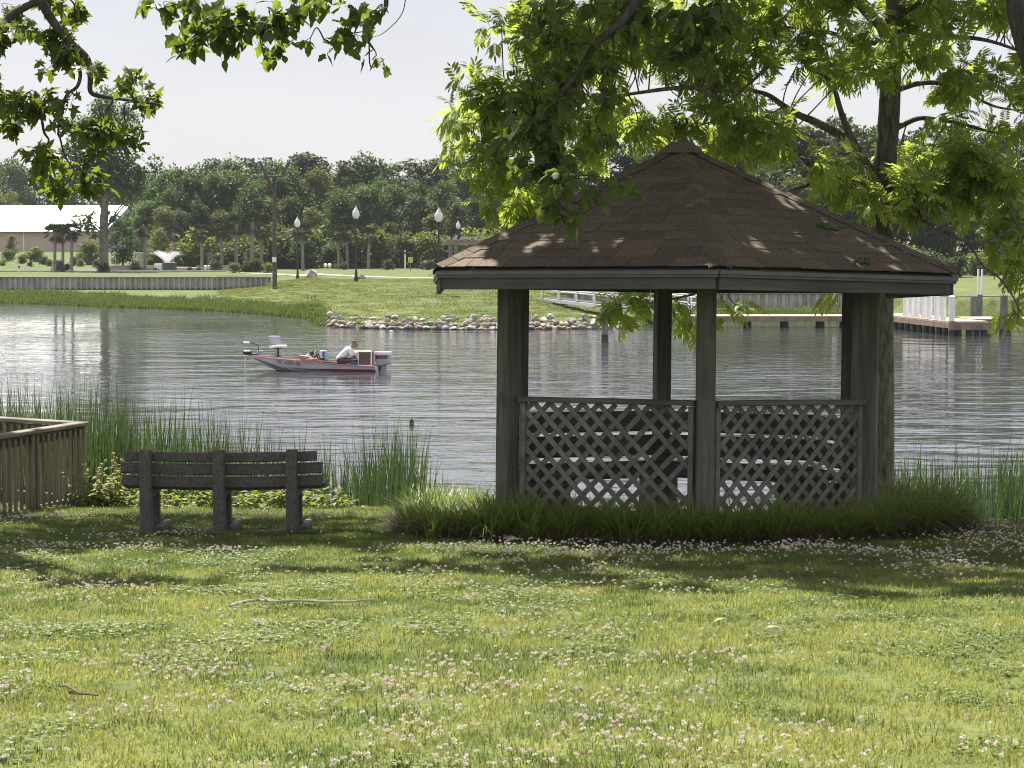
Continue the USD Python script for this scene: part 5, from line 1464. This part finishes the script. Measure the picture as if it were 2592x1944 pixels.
# a few fallen leaves on the lawn
rg = np.random.default_rng(43)
M['fallen'] = leaf('fallen_leaf', (.30, .34, .16), (.2, .25, .08), .2, .6, .3, .03)
M['fallen_brown'] = leaf('fallen_brown_leaf', (.20, .13, .07), (.18, .10, .04), .2, .6, .3, .03)
for px, py, s, m_, lab in ((1828, 1580, .11, 'fallen', 'pale green fallen leaf spray lying on the lawn right of centre'), (1940, 1607, .09, 'fallen', 'small pale fallen leaf just right of the leaf spray'),
                           (1895, 1572, .05, 'fallen_brown', 'reddish brown dead leaf beside the pale leaf spray'), (2275, 1436, .12, 'fallen', 'pale fallen leaf in the shade at right'),
                           (805, 1587, .07, 'fallen', 'tan fallen leaf below the long stick'), (822, 1660, .08, 'fallen_brown', 'orange brown dead leaf in mid lawn left of centre')):
    p = lawn_at(px, py)
    t = thing('fallen_leaf', lab, 'leaf', (p[0], p[1], p[2] + .03), rotz=float(rg.uniform(0, 360)))
    part('blade', tf(scatter(OVATE, np.zeros((1, 3)), frames(np.array([[1, 0, .15]]), np.array([[.1, -.5, 1.0]])), s)), M[m_], t)
    part('stalk', tube([(-.3 * s, 0, -.01), (0, 0, 0), (.6 * s, 0, .004)], [.0015, .0018, .001], 4), M['stick'], t)

# ---------------------------------------------------------------- border grass round the gazebo
rg = np.random.default_rng(44)
bp = []
for k in range(5):
    n = 34
    b = np.stack([rg.normal(0, .035, n), rg.normal(0, .035, n), np.zeros(n)], 1)
    bp.append((blades(b, rg.uniform(0, 6.283, n), rg.uniform(.32, .52, n), rg.uniform(.010, .017, n), rg.uniform(.02, .6, n), rg.uniform(.6, 2.3, n), 6), M['border']))
n = 34; b = np.stack([rg.normal(0, .05, n), rg.normal(0, .05, n), np.zeros(n)], 1)
M['dead_blade'] = leaf('dead_grass_blade', (.20, .15, .075), (.2, .14, .06), .2, .7, .35, .02)
bp.append((blades(b, rg.uniform(0, 6.283, n), rg.uniform(.2, .36, n), rg.uniform(.006, .009, n), rg.uniform(.6, 1.3, n), rg.uniform(.3, 1.2, n), 4), M['dead_blade']))
front = np.array([(-.8, 18.6), (-.85, 17.8), (-.72, 16.8), (-.42, 16.22), (.2, 15.85), (.9, 15.62), (1.5, 15.55), (2.2, 15.8), (2.8, 16.25), (3.3, 16.85), (3.58, 17.35), (3.6, 18.0)])
pos, idx, sc = [], [], []
fl_ = smoothline([[*p, 0] for p in front], 14)[:, :2]
ctr = np.array([1.4, 18.1])
for i, p in enumerate(fl_):
    for k in range(4):
        inn = nrm(ctr - p)
        q = p + inn * (rg.uniform(0, .62)) + rg.normal(0, .05, 2)
        s_ = rg.uniform(.72, 1.1)
        s_ *= .72 + .6 * float(meshkit.noise(np.array([q[0] * 2.4, q[1] * 2.4, 5.5])))
        if q[0] > 3.0: s_ *= 1.14
        if 1.5 < q[0] < 2.6: s_ *= .9
        pos.append((q[0], q[1], 0)); idx.append(rg.integers(5)); sc.append(s_)
    for k in range(3):
        q = p + nrm(ctr - p) * rg.uniform(-.08, .10) + rg.normal(0, .04, 2)
        pos.append((q[0], q[1], 0)); idx.append(5); sc.append(rg.uniform(.7, 1.0))
pos = np.array(pos); pos[:, 2] = ground_z(pos[:, 0], pos[:, 1]) - .01
tag(instancer('/World/border_grass', bp, idx, pos, rg.uniform(0, 6.28, len(pos)), sc), 'thick arching border grass planted along the foot of the gazebo', 'border grass', kind='stuff')

# ---------------------------------------------------------------- reeds at the water's edge
rg = np.random.default_rng(45)
def reed_bed(label, n, pxr, dens, top):
    B_, AZ, LN, W_, LE, CU = [], [], [], [], [], []
    while len(B_) < n:
        px = rg.uniform(*pxr)
        if rg.random() > dens(px): continue
        d = rg.uniform(25.2, 29.8)
        x = (px - 1296) / F * d
        g = float(ground_z(x, d))
        g = max(g, -.3)
        zt = CAMZ - (top(px) - 625) * d / F
        lean0 = rg.normal(0, .05)
        for k in range(rg.integers(4, 9)):
            h = (zt - g) * rg.uniform(.22, 1.0) ** .6 * (1.12 if k == 0 else 1)
            B_.append((x + rg.normal(0, .05), d + rg.normal(0, .05), g)); AZ.append(rg.uniform(0, 6.283)); LN.append(max(.3, h)); W_.append(rg.uniform(.024, .044)); LE.append(abs(rg.normal(0, .10))); CU.append(abs(rg.normal(.02, .12)) + (rg.random() < .05) * .8)
    tag(part('reeds', blades(np.array(B_), np.array(AZ), LN, W_, LE, CU, 5), M['reed']), label, 'reeds', kind='stuff')
reed_bed('tall green reeds behind the railing and bench on the left shore', 4300, (-40, 700), lambda p: np.interp(p, [0, 300, 600, 700], [1, 1, .55, .4]), lambda p: np.interp(p, [0, 100, 200, 300, 420, 560, 640, 700], [955, 955, 955, 985, 1010, 1030, 1055, 1070]) + abs(rg.normal(-6, 30)) - 24)
reed_bed('reeds in the water between the bench and the gazebo', 1700, (690, 1130), lambda p: np.interp(p, [700, 760, 850, 930, 990, 1050, 1085, 1130], [.4, .7, .5, .75, 1, .8, .28, .08]), lambda p: np.interp(p, [700, 800, 900, 960, 1010, 1060, 1090, 1120], [1085, 1090, 1090, 1050, 1040, 1055, 1130, 1165]) + abs(rg.normal(0, 26)))
reed_bed('sparser reeds in the water at the right edge behind the gazebo', 2400, (1880, 2640), lambda p: np.interp(p, [1880, 2200, 2260, 2400, 2600], [.12, .25, .85, .8, 1]), lambda p: np.interp(p, [1880, 2200, 2300, 2592], [1215, 1160, 1112, 1100]) + abs(rg.normal(0, 30)))

# ---------------------------------------------------------------- weeds on the bank
rg = np.random.default_rng(46)
def weed_clump(pts, size, rise):
    P, D, U, S_ = [], [], [], []
    for p in pts:
        hgt = rise * rg.uniform(.5, 1.1)
        for k in range(int(6 + hgt * 22)):
            z = hgt * rg.uniform(0, 1) ** .8
            a_ = rg.uniform(0, 6.283)
            P.append(p + np.array([rg.normal(0, .03), rg.normal(0, .03), z])); D.append((math.cos(a_), math.sin(a_), rg.uniform(.1, 1.0))); U.append((rg.normal(0, .3), rg.normal(0, .3), 1)); S_.append(size * rg.uniform(.6, 1.2) * (1 - .45 * z / max(hgt, .01)))
    LANCE = _leaf_fan([(0, 0), (.2, .12), (.5, .16), (.8, .08), (1.0, 0)], (.45, 0), .3, .45)
    return scatter(LANCE, np.array(P), frames(np.array(D), np.array(U)), S_)
pts = []
for i in range(330):
    px = rg.uniform(205, 900); d = rg.uniform(20.5, 21.9); x = (px - 1296) / F * d
    pts.append(np.array([x, d, float(ground_z(x, d))]))
tag(part('bank_weeds', weed_clump(pts, .15, .24), M['weed']), 'low bright green weeds along the bank behind the bench', 'weeds', kind='stuff')
for px, d, h, lab in ((232, 20.6, .38, 'yellow green weed with tan seed heads beside the railing post'), (262, 20.9, .43, 'taller weed with tan seed heads between railing and bench'), (292, 20.7, .5, 'tallest seeding weed just left of the bench'), (246, 21.2, .36, 'leafy weed behind the others by the railing')):
    x = (px - 1296) / F * d
    b0 = np.array([x, d, float(ground_z(x, d))])
    t = thing('weed_plant', lab, 'weed', b0)
    part('leaves', weed_clump([np.array([rg.normal(0, .08), rg.normal(0, .08), 0]) for _ in range(9)], .15, h * .8), M['weed'], t)
    for k in range(3):
        e = np.array([rg.normal(0, .09), rg.normal(0, .06), h * rg.uniform(.9, 1.15)])
        st = part('stem', tube([(e[0] * .2, e[1] * .2, 0), (e[0] * .6, e[1] * .6, h * .5), e], [.006, .005, .003], 5), M['seed'], t)
        q = [(np.array(ico.vertices) * .014 * rg.uniform(.6, 1.2) + e * (1 - .028 * i) + rg.normal(0, .012, 3), ico.faces) for i in range(14)]
        part('seed_head', join(*q), M['seed'], st)

# marsh grass along the far shore
rg = np.random.default_rng(47)
fp = []
M['marsh'] = leaf('marsh_grass', (.095, .165, .035), (.16, .27, .04), .3, .6, .3, .02, objvar=.2)
for k in range(3):
    n = 60; b = np.stack([rg.uniform(-.5, .5, n), rg.uniform(-.5, .5, n), np.full(n, -.05)], 1)
    fp.append((blades(b, rg.uniform(0, 6.283, n), rg.uniform(.18, .42, n), rg.uniform(.04, .08, n), rg.uniform(.05, .4, n), rg.uniform(0, .6, n), 2), M['marsh']))
pos, sc = [], []
for i in range(2600):
    px = rg.uniform(-60, 830); s_ = abs(rg.normal(0, 2.6)) - .3
    d = float(np.interp(px, SHX, SHD)) + s_
    if d > 167: continue
    pos.append(((px - 1296) / F * d, d, 0)); sc.append(rg.uniform(.6, 1.2))
for i in range(500):
    px = rg.uniform(1600, 2200); d = float(np.interp(px, SHX, SHD)) + abs(rg.normal(0, 2.0))
    if d > 130.4: continue
    pos.append(((px - 1296) / F * d, d, 0)); sc.append(rg.uniform(.4, .9))
pos = np.array(pos); pos[:, 2] = ground_z(pos[:, 0], pos[:, 1])
tag(instancer('/World/marsh_grass', fp, rg.integers(0, 3, len(pos)), pos, rg.uniform(0, 6.28, len(pos)), sc), 'green marsh grass along the far water line', 'grass', kind='stuff')
# short rough grass on the mound and beyond
fp = []
M['rough'] = leaf('rough_grass', (.145, .19, .04), (.23, .30, .045), .3, .7, .25, .02, objvar=.22)
for k in range(3):
    n = 90; b = np.stack([rg.uniform(-.6, .6, n), rg.uniform(-.6, .6, n), np.full(n, -.03)], 1)
    fp.append((blades(b, rg.uniform(0, 6.283, n), rg.uniform(.03, .07, n), rg.uniform(.03, .06, n), rg.uniform(.2, .9, n), rg.uniform(0, .6, n), 2), M['rough']))
pos, sc = [], []
for i in range(4500):
    px = rg.uniform(560, 1700); d = float(np.interp(px, SHX, SHD)) + rg.uniform(1.2, 40)
    pos.append(((px - 1296) / F * d, d, 0)); sc.append(rg.uniform(.7, 1.3))
pos = np.array(pos); pos[:, 2] = ground_z(pos[:, 0], pos[:, 1])
tag(instancer('/World/mound_grass', fp, rg.integers(0, 3, len(pos)), pos, rg.uniform(0, 6.28, len(pos)), sc), 'short sunlit grass covering the mound across the water', 'grass', kind='stuff')

# ---------------------------------------------------------------- far trees: one of each kind is built, the others refer to it
def crown(rg, clumps, n, size, flat=.75, stem=None):
    """clumps: (x, y, z, r). Leaf cards on and in the clumps."""
    C = np.array(clumps, float); w = C[:, 3] ** 2; pick = rg.choice(len(C), n, p=w / w.sum())
    u = nrm(rg.normal(size=(n, 3))); rr = rg.uniform(.35, 1.0, n) ** .5 * (1 + .45 * (rg.random(n) < .22))
    P = C[pick, :3] + u * (C[pick, 3] * rr)[:, None] * np.array([1, 1, flat])
    dirs = nrm(u + rg.normal(0, .6, (n, 3)) + [0, 0, -.25]); up = nrm(u * .6 + rg.normal(0, .5, (n, 3)) + [0, 0, .8])
    return scatter(CARD, P, frames(dirs, up), size * rg.uniform(.6, 1.25, n))
def tree_meshes(seed, kind):
    rg = np.random.default_rng(seed); cl = []
    if kind == 'broad':                               # unit height 10
        zlo, wd_, pw = rg.uniform(.6, 2.6), rg.uniform(1.9, 2.7), rg.uniform(.6, 1.25)
        for i in range(46):
            z = rg.uniform(zlo, 9.6); R = wd_ * math.sin(math.pi * min(1, max(.08, (z - zlo + 1.0) / (11.2 - zlo))) ** pw) + .25
            a_ = rg.uniform(0, 6.283); q = R * math.sqrt(rg.uniform(.1, 1))
            cl.append((q * math.cos(a_), q * math.sin(a_), z, rg.uniform(.4, 1.1)))
        cr = crown(rg, cl, 5600, .34)
        tr = [tube([(0, 0, -.5), (.05, 0, 2), (.1, .05, 5), (0, 0, 8)], [.24, .18, .12, .04], 7)]
        for i in range(7):
            c_ = cl[i * 5]; tr.append(tube([(.05, 0, max(1.5, c_[2] - 2.2)), (c_[0] * .5, c_[1] * .5, c_[2] - .8), c_[:3]], [.08, .06, .03], 5))
    elif kind == 'pine':                              # bare trunk, ragged high crown
        for i in range(30):
            z = rg.uniform(5.2, 10); a_ = rg.uniform(0, 6.283); q = rg.uniform(.2, 1.9) * (1.15 - .5 * abs(z - 7.6) / 2.4)
            cl.append((q * math.cos(a_), q * math.sin(a_), z, rg.uniform(.35, .72)))
        cr = crown(rg, cl, 4200, .27, .6)
        tr = [tube([(0, 0, -.5), (.1, 0, 4), (0, .08, 9.6)], [.19, .15, .04], 7)]
        for c_ in cl[:16]: tr.append(tube([(.05, 0, c_[2] - .5), (c_[0] * .6, c_[1] * .6, c_[2] - .2), c_[:3]], [.05, .04, .02], 4))
    elif kind == 'shrub':                             # unit height 2
        for i in range(26):
            a_ = rg.uniform(0, 6.283); q = rg.uniform(0, .85); cl.append((q * math.cos(a_), q * math.sin(a_), rg.uniform(.25, 1.6) * (1 - .3 * q), rg.uniform(.22, .4)))
        cr = crown(rg, cl, 1800, .17)
        tr = [tube([(0, 0, -.2), (.05 * k, .04, .8)], [.05, .03], 5) for k in (-2, 0, 2)]
    return cr, join(*tr)
LIB = {}
def palm_meshes(seed):
    rg = np.random.default_rng(seed); H = 4.6; V = []; dead = []
    def frond(a_, el, l, dst):
        d = np.array([math.cos(a_) * math.cos(el), math.sin(a_) * math.cos(el), math.sin(el)])
        b = np.array([0, 0, H]); hub = b + d * l * .55 + [0, 0, -.1]
        dst.append(tube([b, (b + hub) / 2 + [0, 0, .05], hub], [.02, .018, .015], 4, cap=False))
        s_ = nrm(np.cross(d, [0, 0, 1])); u_ = np.cross(s_, d)
        k = 11
        for i in range(k):
            t = (i - (k - 1) / 2) / ((k - 1) / 2) * 1.25
            e = nrm(d * math.cos(t) + s_ * math.sin(t) + [0, 0, -.25]); w = s_ * math.cos(t) - d * math.sin(t)
            L2 = l * .62 * rg.uniform(.85, 1.1)
            q = [hub - w * .01, hub + e * L2 * .5 + w * .05, hub + e * L2 + [0, 0, -.25 * L2], hub + e * L2 * .5 - w * .05]
            dst.append((np.array(q), np.array([[0, 1, 2], [0, 2, 3]])))
    for i in range(22): frond(rg.uniform(0, 6.283), rg.uniform(-.25, 1.35), rg.uniform(1.15, 1.5), V)
    for i in range(9): frond(rg.uniform(0, 6.283), rg.uniform(-1.3, -.5), rg.uniform(.9, 1.2), dead)
    zs = np.linspace(-.3, H, 16)
    tr = tube([(.04 * math.sin(z), .02 * z, z) for z in zs], [.17 + .02 * (i % 2) for i in range(16)], 8)
    return join(*V), join(*dead), tr
rg = np.random.default_rng(50)
spec = []                                             # (kind, px, base d, top y or height, look)
tops = [(-60, 380), (0, 385), (45, 392), (90, 440), (200, 430), (330, 425), (380, 440), (430, 405), (500, 390), (560, 378), (640, 386), (700, 390), (760, 372), (830, 402), (900, 398), (950, 366), (1010, 408), (1080, 386), (1130, 375), (1200, 392), (1300, 390), (1500, 350), (1800, 320), (2000, 300), (2300, 285), (2450, 320), (2700, 330)]
tx, ty = zip(*tops)
def add(kind, px, d, top, look=None): spec.append((kind, px, d, top, look))
for px in range(-50, 400, 62): add('broad', px + rg.uniform(-14, 14), 345 + rg.uniform(-12, 12), np.interp(px, tx, ty) + rg.uniform(-6, 22), 'far')
for px in (-10, 30, 75, 330, 366): add('broad', px, 322, np.interp(px, tx, ty) + 85 + rg.uniform(0, 30), 'light')
for px in range(370, 1330, 44):
    k_ = 'pine' if rg.random() < .42 else 'broad'
    add(k_, px + rg.uniform(-12, 12), 262 + rg.uniform(-12, 12), np.interp(px, tx, ty) + rg.uniform(-6, 22) + (0 if k_ == 'pine' else 8), 'far')
for px in range(385, 1330, 52):
    add('broad', px + rg.uniform(-14, 14), 240 + rg.uniform(-6, 6), np.interp(px, tx, ty) + rg.uniform(35, 85), ('far', 'olive', 'far', 'far')[rg.integers(4)])
for px in range(400, 1330, 58):
    add('broad', px + rg.uniform(-16, 16), 230 + rg.uniform(-3, 3), np.interp(px, tx, ty) + rg.uniform(70, 160), ('olive', 'far', 'light', 'far')[rg.integers(4)])
for px in range(1370, 2680, 66):
    k_ = 'pine' if rg.random() < .5 else 'broad'
    add(k_, px + rg.uniform(-16, 16), 188 + rg.uniform(-10, 10), np.interp(px, tx, ty) + rg.uniform(-6, 40), 'far')
for px in range(1390, 2680, 76):
    add('broad', px + rg.uniform(-18, 18), 170 + rg.uniform(-5, 5), np.interp(px, tx, ty) + rg.uniform(80, 190), ('far', 'far', 'olive')[rg.integers(3)])
for px, d, h in ((368, 211, 5.0), (440, 216, 4.4), (512, 214, 4.5), (562, 217, 5.0), (600, 216, 5.4), (638, 212, 5.6), (662, 219, 4.6), (768, 214, 4.6), (858, 217, 4.2), (880, 219, 4.3), (933, 216, 4.0), (140, 204, 4.4), (160, 207, 4.2), (183, 203, 4.5)):
    add('palm', px, d, h)
for px in list(range(392, 1270, 24)): add('shrub', px + rg.uniform(-8, 8), 225 + rg.uniform(-5, 3), rg.uniform(2.0, 5.2), ('light', 'olive', 'light', 'far')[rg.integers(4)])
for px, d, h, lk in ((150, 205, 1.25, 'blue'), (172, 206, .9, 'far'), (345, 209, 1.2, 'blue'), (545, 207, 1.3, 'blue'), (260, 203.5, 1.1, 'far'), (592, 196, 1.15, 'light'), (622, 197, 1.3, 'far'), (650, 197, 1.45, 'far'), (680, 196, 1.1, 'light'),
                     (228, 236, 3.0, 'light'), (20, 250, 1.6, 'olive'), (-12, 238, 1.0, 'olive'), (8, 232, .9, 'light'), (58, 240, 1.1, 'olive'), (78, 229, .8, 'olive'), (112, 236, 1.2, 'far'), (128, 230, .9, 'olive'), (188, 232, 1.2, 'olive'), (206, 229, .9, 'light'), (246, 226, 1.0, 'olive'), (90, 248, 2.2, 'light'), (1085, 207, 1.2, 'blue'), (985, 209, 1.1, 'blue'), (870, 210, 1.0, 'blue'), (395, 206, .55, 'far'), (480, 206, .55, 'far'), (505, 206, .5, 'far')):
    add('shrub', px, d, h, lk)
for px in range(1700, 2660, 55): add('shrub', px + rg.uniform(-14, 14), 160 + rg.uniform(-3, 3), rg.uniform(1.5, 3.4), ('far', 'light', 'far')[rg.integers(3)])
add('broad', 312, 212, 555, 'far'); add('broad', 34, 262, 592, 'light'); add('broad', 410, 221, 575, 'light'); add('broad', 700, 224, 560, 'olive'); add('broad', 990, 226, 560, 'olive'); add('broad', 1100, 226, 540, 'olive')
MATS = {'far': 'leaf_far', 'olive': 'leaf_olive', 'light': 'leaf_light', 'blue': 'leaf_blue'}
LOOKN = {'far': 'dark green', 'olive': 'olive green', 'light': 'light green', 'blue': 'blue green', None: ''}
LM = [(-60, 'behind the metal roofed building'), (120, 'behind the metal roofed building'), (250, 'by the lone tall shore tree'), (330, 'at the metal roofed building\'s right end'), (424, 'behind the fountain'), (520, 'right of the fountain'), (600, 'just left of the nest pole'), (696, 'behind the nest pole'),
      (754, 'behind the leftmost lamp'), (830, 'between the two mound lamps'), (902, 'behind the mound front lamp'), (1000, 'left of the tallest lamp'), (1111, 'behind the tallest lamp'), (1180, 'behind the pergola'), (1350, 'behind the gazebo roof\'s left slope'), (1600, 'behind the gazebo roof peak'), (1950, 'behind the gazebo roof\'s right slope'), (2200, 'behind the pecan trunk'), (2350, 'behind the white mooring posts'), (2480, 'behind the marker pole'), (2620, 'at the right frame edge')]
def lmk(px): return min(LM, key=lambda l: abs(l[0] - px))[1]
KN = {'broad': 'broad tree', 'pine': 'tall pine', 'palm': 'palm', 'shrub': 'shrub'}
def rown(s):
    k, px, d, top, lk = s
    if k in ('palm',): return ''
    if k == 'shrub': return 'low' if top < 1.8 else 'high'
    lim = (255, 236) if px < 1345 else (182, 0)
    return 'back row' if d > lim[0] else ('middle row' if d > lim[1] else 'front row')
groups = {}
for i, s in enumerate(spec):
    groups.setdefault((rown(s), LOOKN[s[4]] if s[0] != 'pine' else 'dark', KN[s[0]], lmk(s[1])), []).append(i)
ORD = ['first', 'second', 'third', 'fourth', 'fifth', 'sixth', 'seventh']
labels = {}
for (r_, lk, kn, lm), ids in groups.items():
    ids.sort(key=lambda i: spec[i][1])
    for j, i in enumerate(ids):
        lab = ' '.join(w for w in (r_, lk, kn, lm) if w)
        if len(ids) > 1: lab += f', {ORD[j]} from left'
        labels[i] = lab
GRP = {'broad': 'trees of the far woods', 'pine': 'pines of the far woods', 'palm': 'palms before the woods', 'shrub': 'shrubs before the woods'}
NAME = {'broad': 'broadleaf_tree', 'pine': 'pine_tree', 'palm': 'palm_tree', 'shrub': 'shrub'}
for i, (k, px, d, top, lk) in enumerate(spec):
    x = (px - 1296) / F * d; z = float(ground_z(x, d))
    H = top if k in ('palm', 'shrub') else CAMZ - (top - 625) * d / F - z
    unit = {'broad': 10.2, 'pine': 10.4, 'palm': 5.4, 'shrub': 1.9}[k]
    s = H / unit
    wide = rg.uniform(.9, 1.2)  * (1.3 if k == 'pine' else 1)
    scl = (s * wide, s * wide, s) if k != 'palm' else (s, s, s)
    var = int(rg.integers({'broad': 5, 'pine': 3, 'palm': 3, 'shrub': 3}[k]))
    key = (k, lk if k != 'pine' else 'far', var)
    if key in LIB:
        dup(LIB[key], NAME[k], labels[i], KN[k].split()[-1] if k != 'pine' else 'pine tree', (x, d, z), rg.uniform(0, 360), scl, GRP[k]); continue
    t = thing(NAME[k], labels[i], KN[k].split()[-1] if k != 'pine' else 'pine tree', (x, d, z), rg.uniform(0, 360), GRP[k], scl)
    LIB[key] = t
    if k == 'palm':
        a_, b_, c_ = palm_meshes(70 + var)
        part('trunk', c_, M['palm_bark'], t, 50); part('crown', a_, M['leaf_palm'], t); part('dead_fronds', b_, M['leaf_dead'], t)
    else:
        cr, tr = tree_meshes(60 + var + 7 * len(k), k)
        part('trunk' if k != 'shrub' else 'stems', tr, M['far_bark'] if k != 'pine' else M['bark'], t, 50)
        part('crown' if k != 'shrub' else 'foliage', cr, M['leaf_pine'] if k == 'pine' else M[MATS[lk]], t)

# the lone tall tree on the far shore
rg = np.random.default_rng(52)
d = 205; b0 = at(263, 684, d); b0[2] = float(ground_z(b0[0], d))
t = thing('shore_tree', 'tall ragged tree standing alone on the far shore before the metal roofed building', 'tree', b0)
sc_ = d / F
def loc(px, py, dy=0.0): return np.array([(px - 263) * sc_, dy, (683 - py) * sc_])
tr = [tube(smoothline([loc(263, 690), loc(263, 640), loc(264, 560), loc(270, 470), loc(268, 380), loc(272, 300), loc(275, 240)], 6), np.interp(np.arange(37), [0, 4, 14, 36], [.62, .46, .38, .08]), 10)]
cl = []
for px, py, rx, ry, n in ((272, 262, 48, 34, 22), (300, 300, 50, 34, 18), (238, 300, 36, 30, 12), (255, 340, 44, 30, 14), (320, 350, 40, 30, 14), (200, 372, 42, 30, 16), (300, 400, 60, 34, 22), (225, 420, 56, 32, 22), (175, 425, 36, 26, 12), (350, 430, 40, 28, 16), (285, 455, 60, 28, 20), (215, 470, 44, 20, 10), (340, 475, 38, 20, 10)):
    for k in range(n):
        cl.append((*(loc(px + rg.normal(0, rx * .5), py + rg.normal(0, ry * .5), rg.normal(0, rx * .5) * sc_)), rg.uniform(.3, .75)))
for px, py, n in ((215, 565, 5), (235, 575, 4), (225, 545, 4), (305, 560, 4), (320, 570, 4), (245, 590, 3), (292, 545, 3)):
    for k in range(n): cl.append((*(loc(px + rg.normal(0, 9), py + rg.normal(0, 6), rg.normal(0, .5))), rg.uniform(.22, .45)))
for c_ in cl[::6]:
    z0 = max(3.2, c_[2] - 2.5 - abs(c_[0]) * .3); q = np.array([.12, 0, z0])
    tr.append(tube([q, (q + np.array(c_[:3])) / 2 + [0, 0, .3], c_[:3]], [.11, .07, .03], 5))
part('trunk', join(*tr), M['far_bark'], t, 50)
part('crown', crown(rg, cl, 11000, .36), M['leaf_far'], t)

# ---------------------------------------------------------------- haze
M['haze'] = usdkit.material(stage, L + 'thin_haze', {'v': ('principled_volume', {'color': (.88, .92, 1.0), 'density': .0001, 'anisotropy': .2})}, volume='v.volume')
tag(part('haze', box((-900, -60, -2.6), (900, 1300, 32)), M['haze']), kind='stuff')
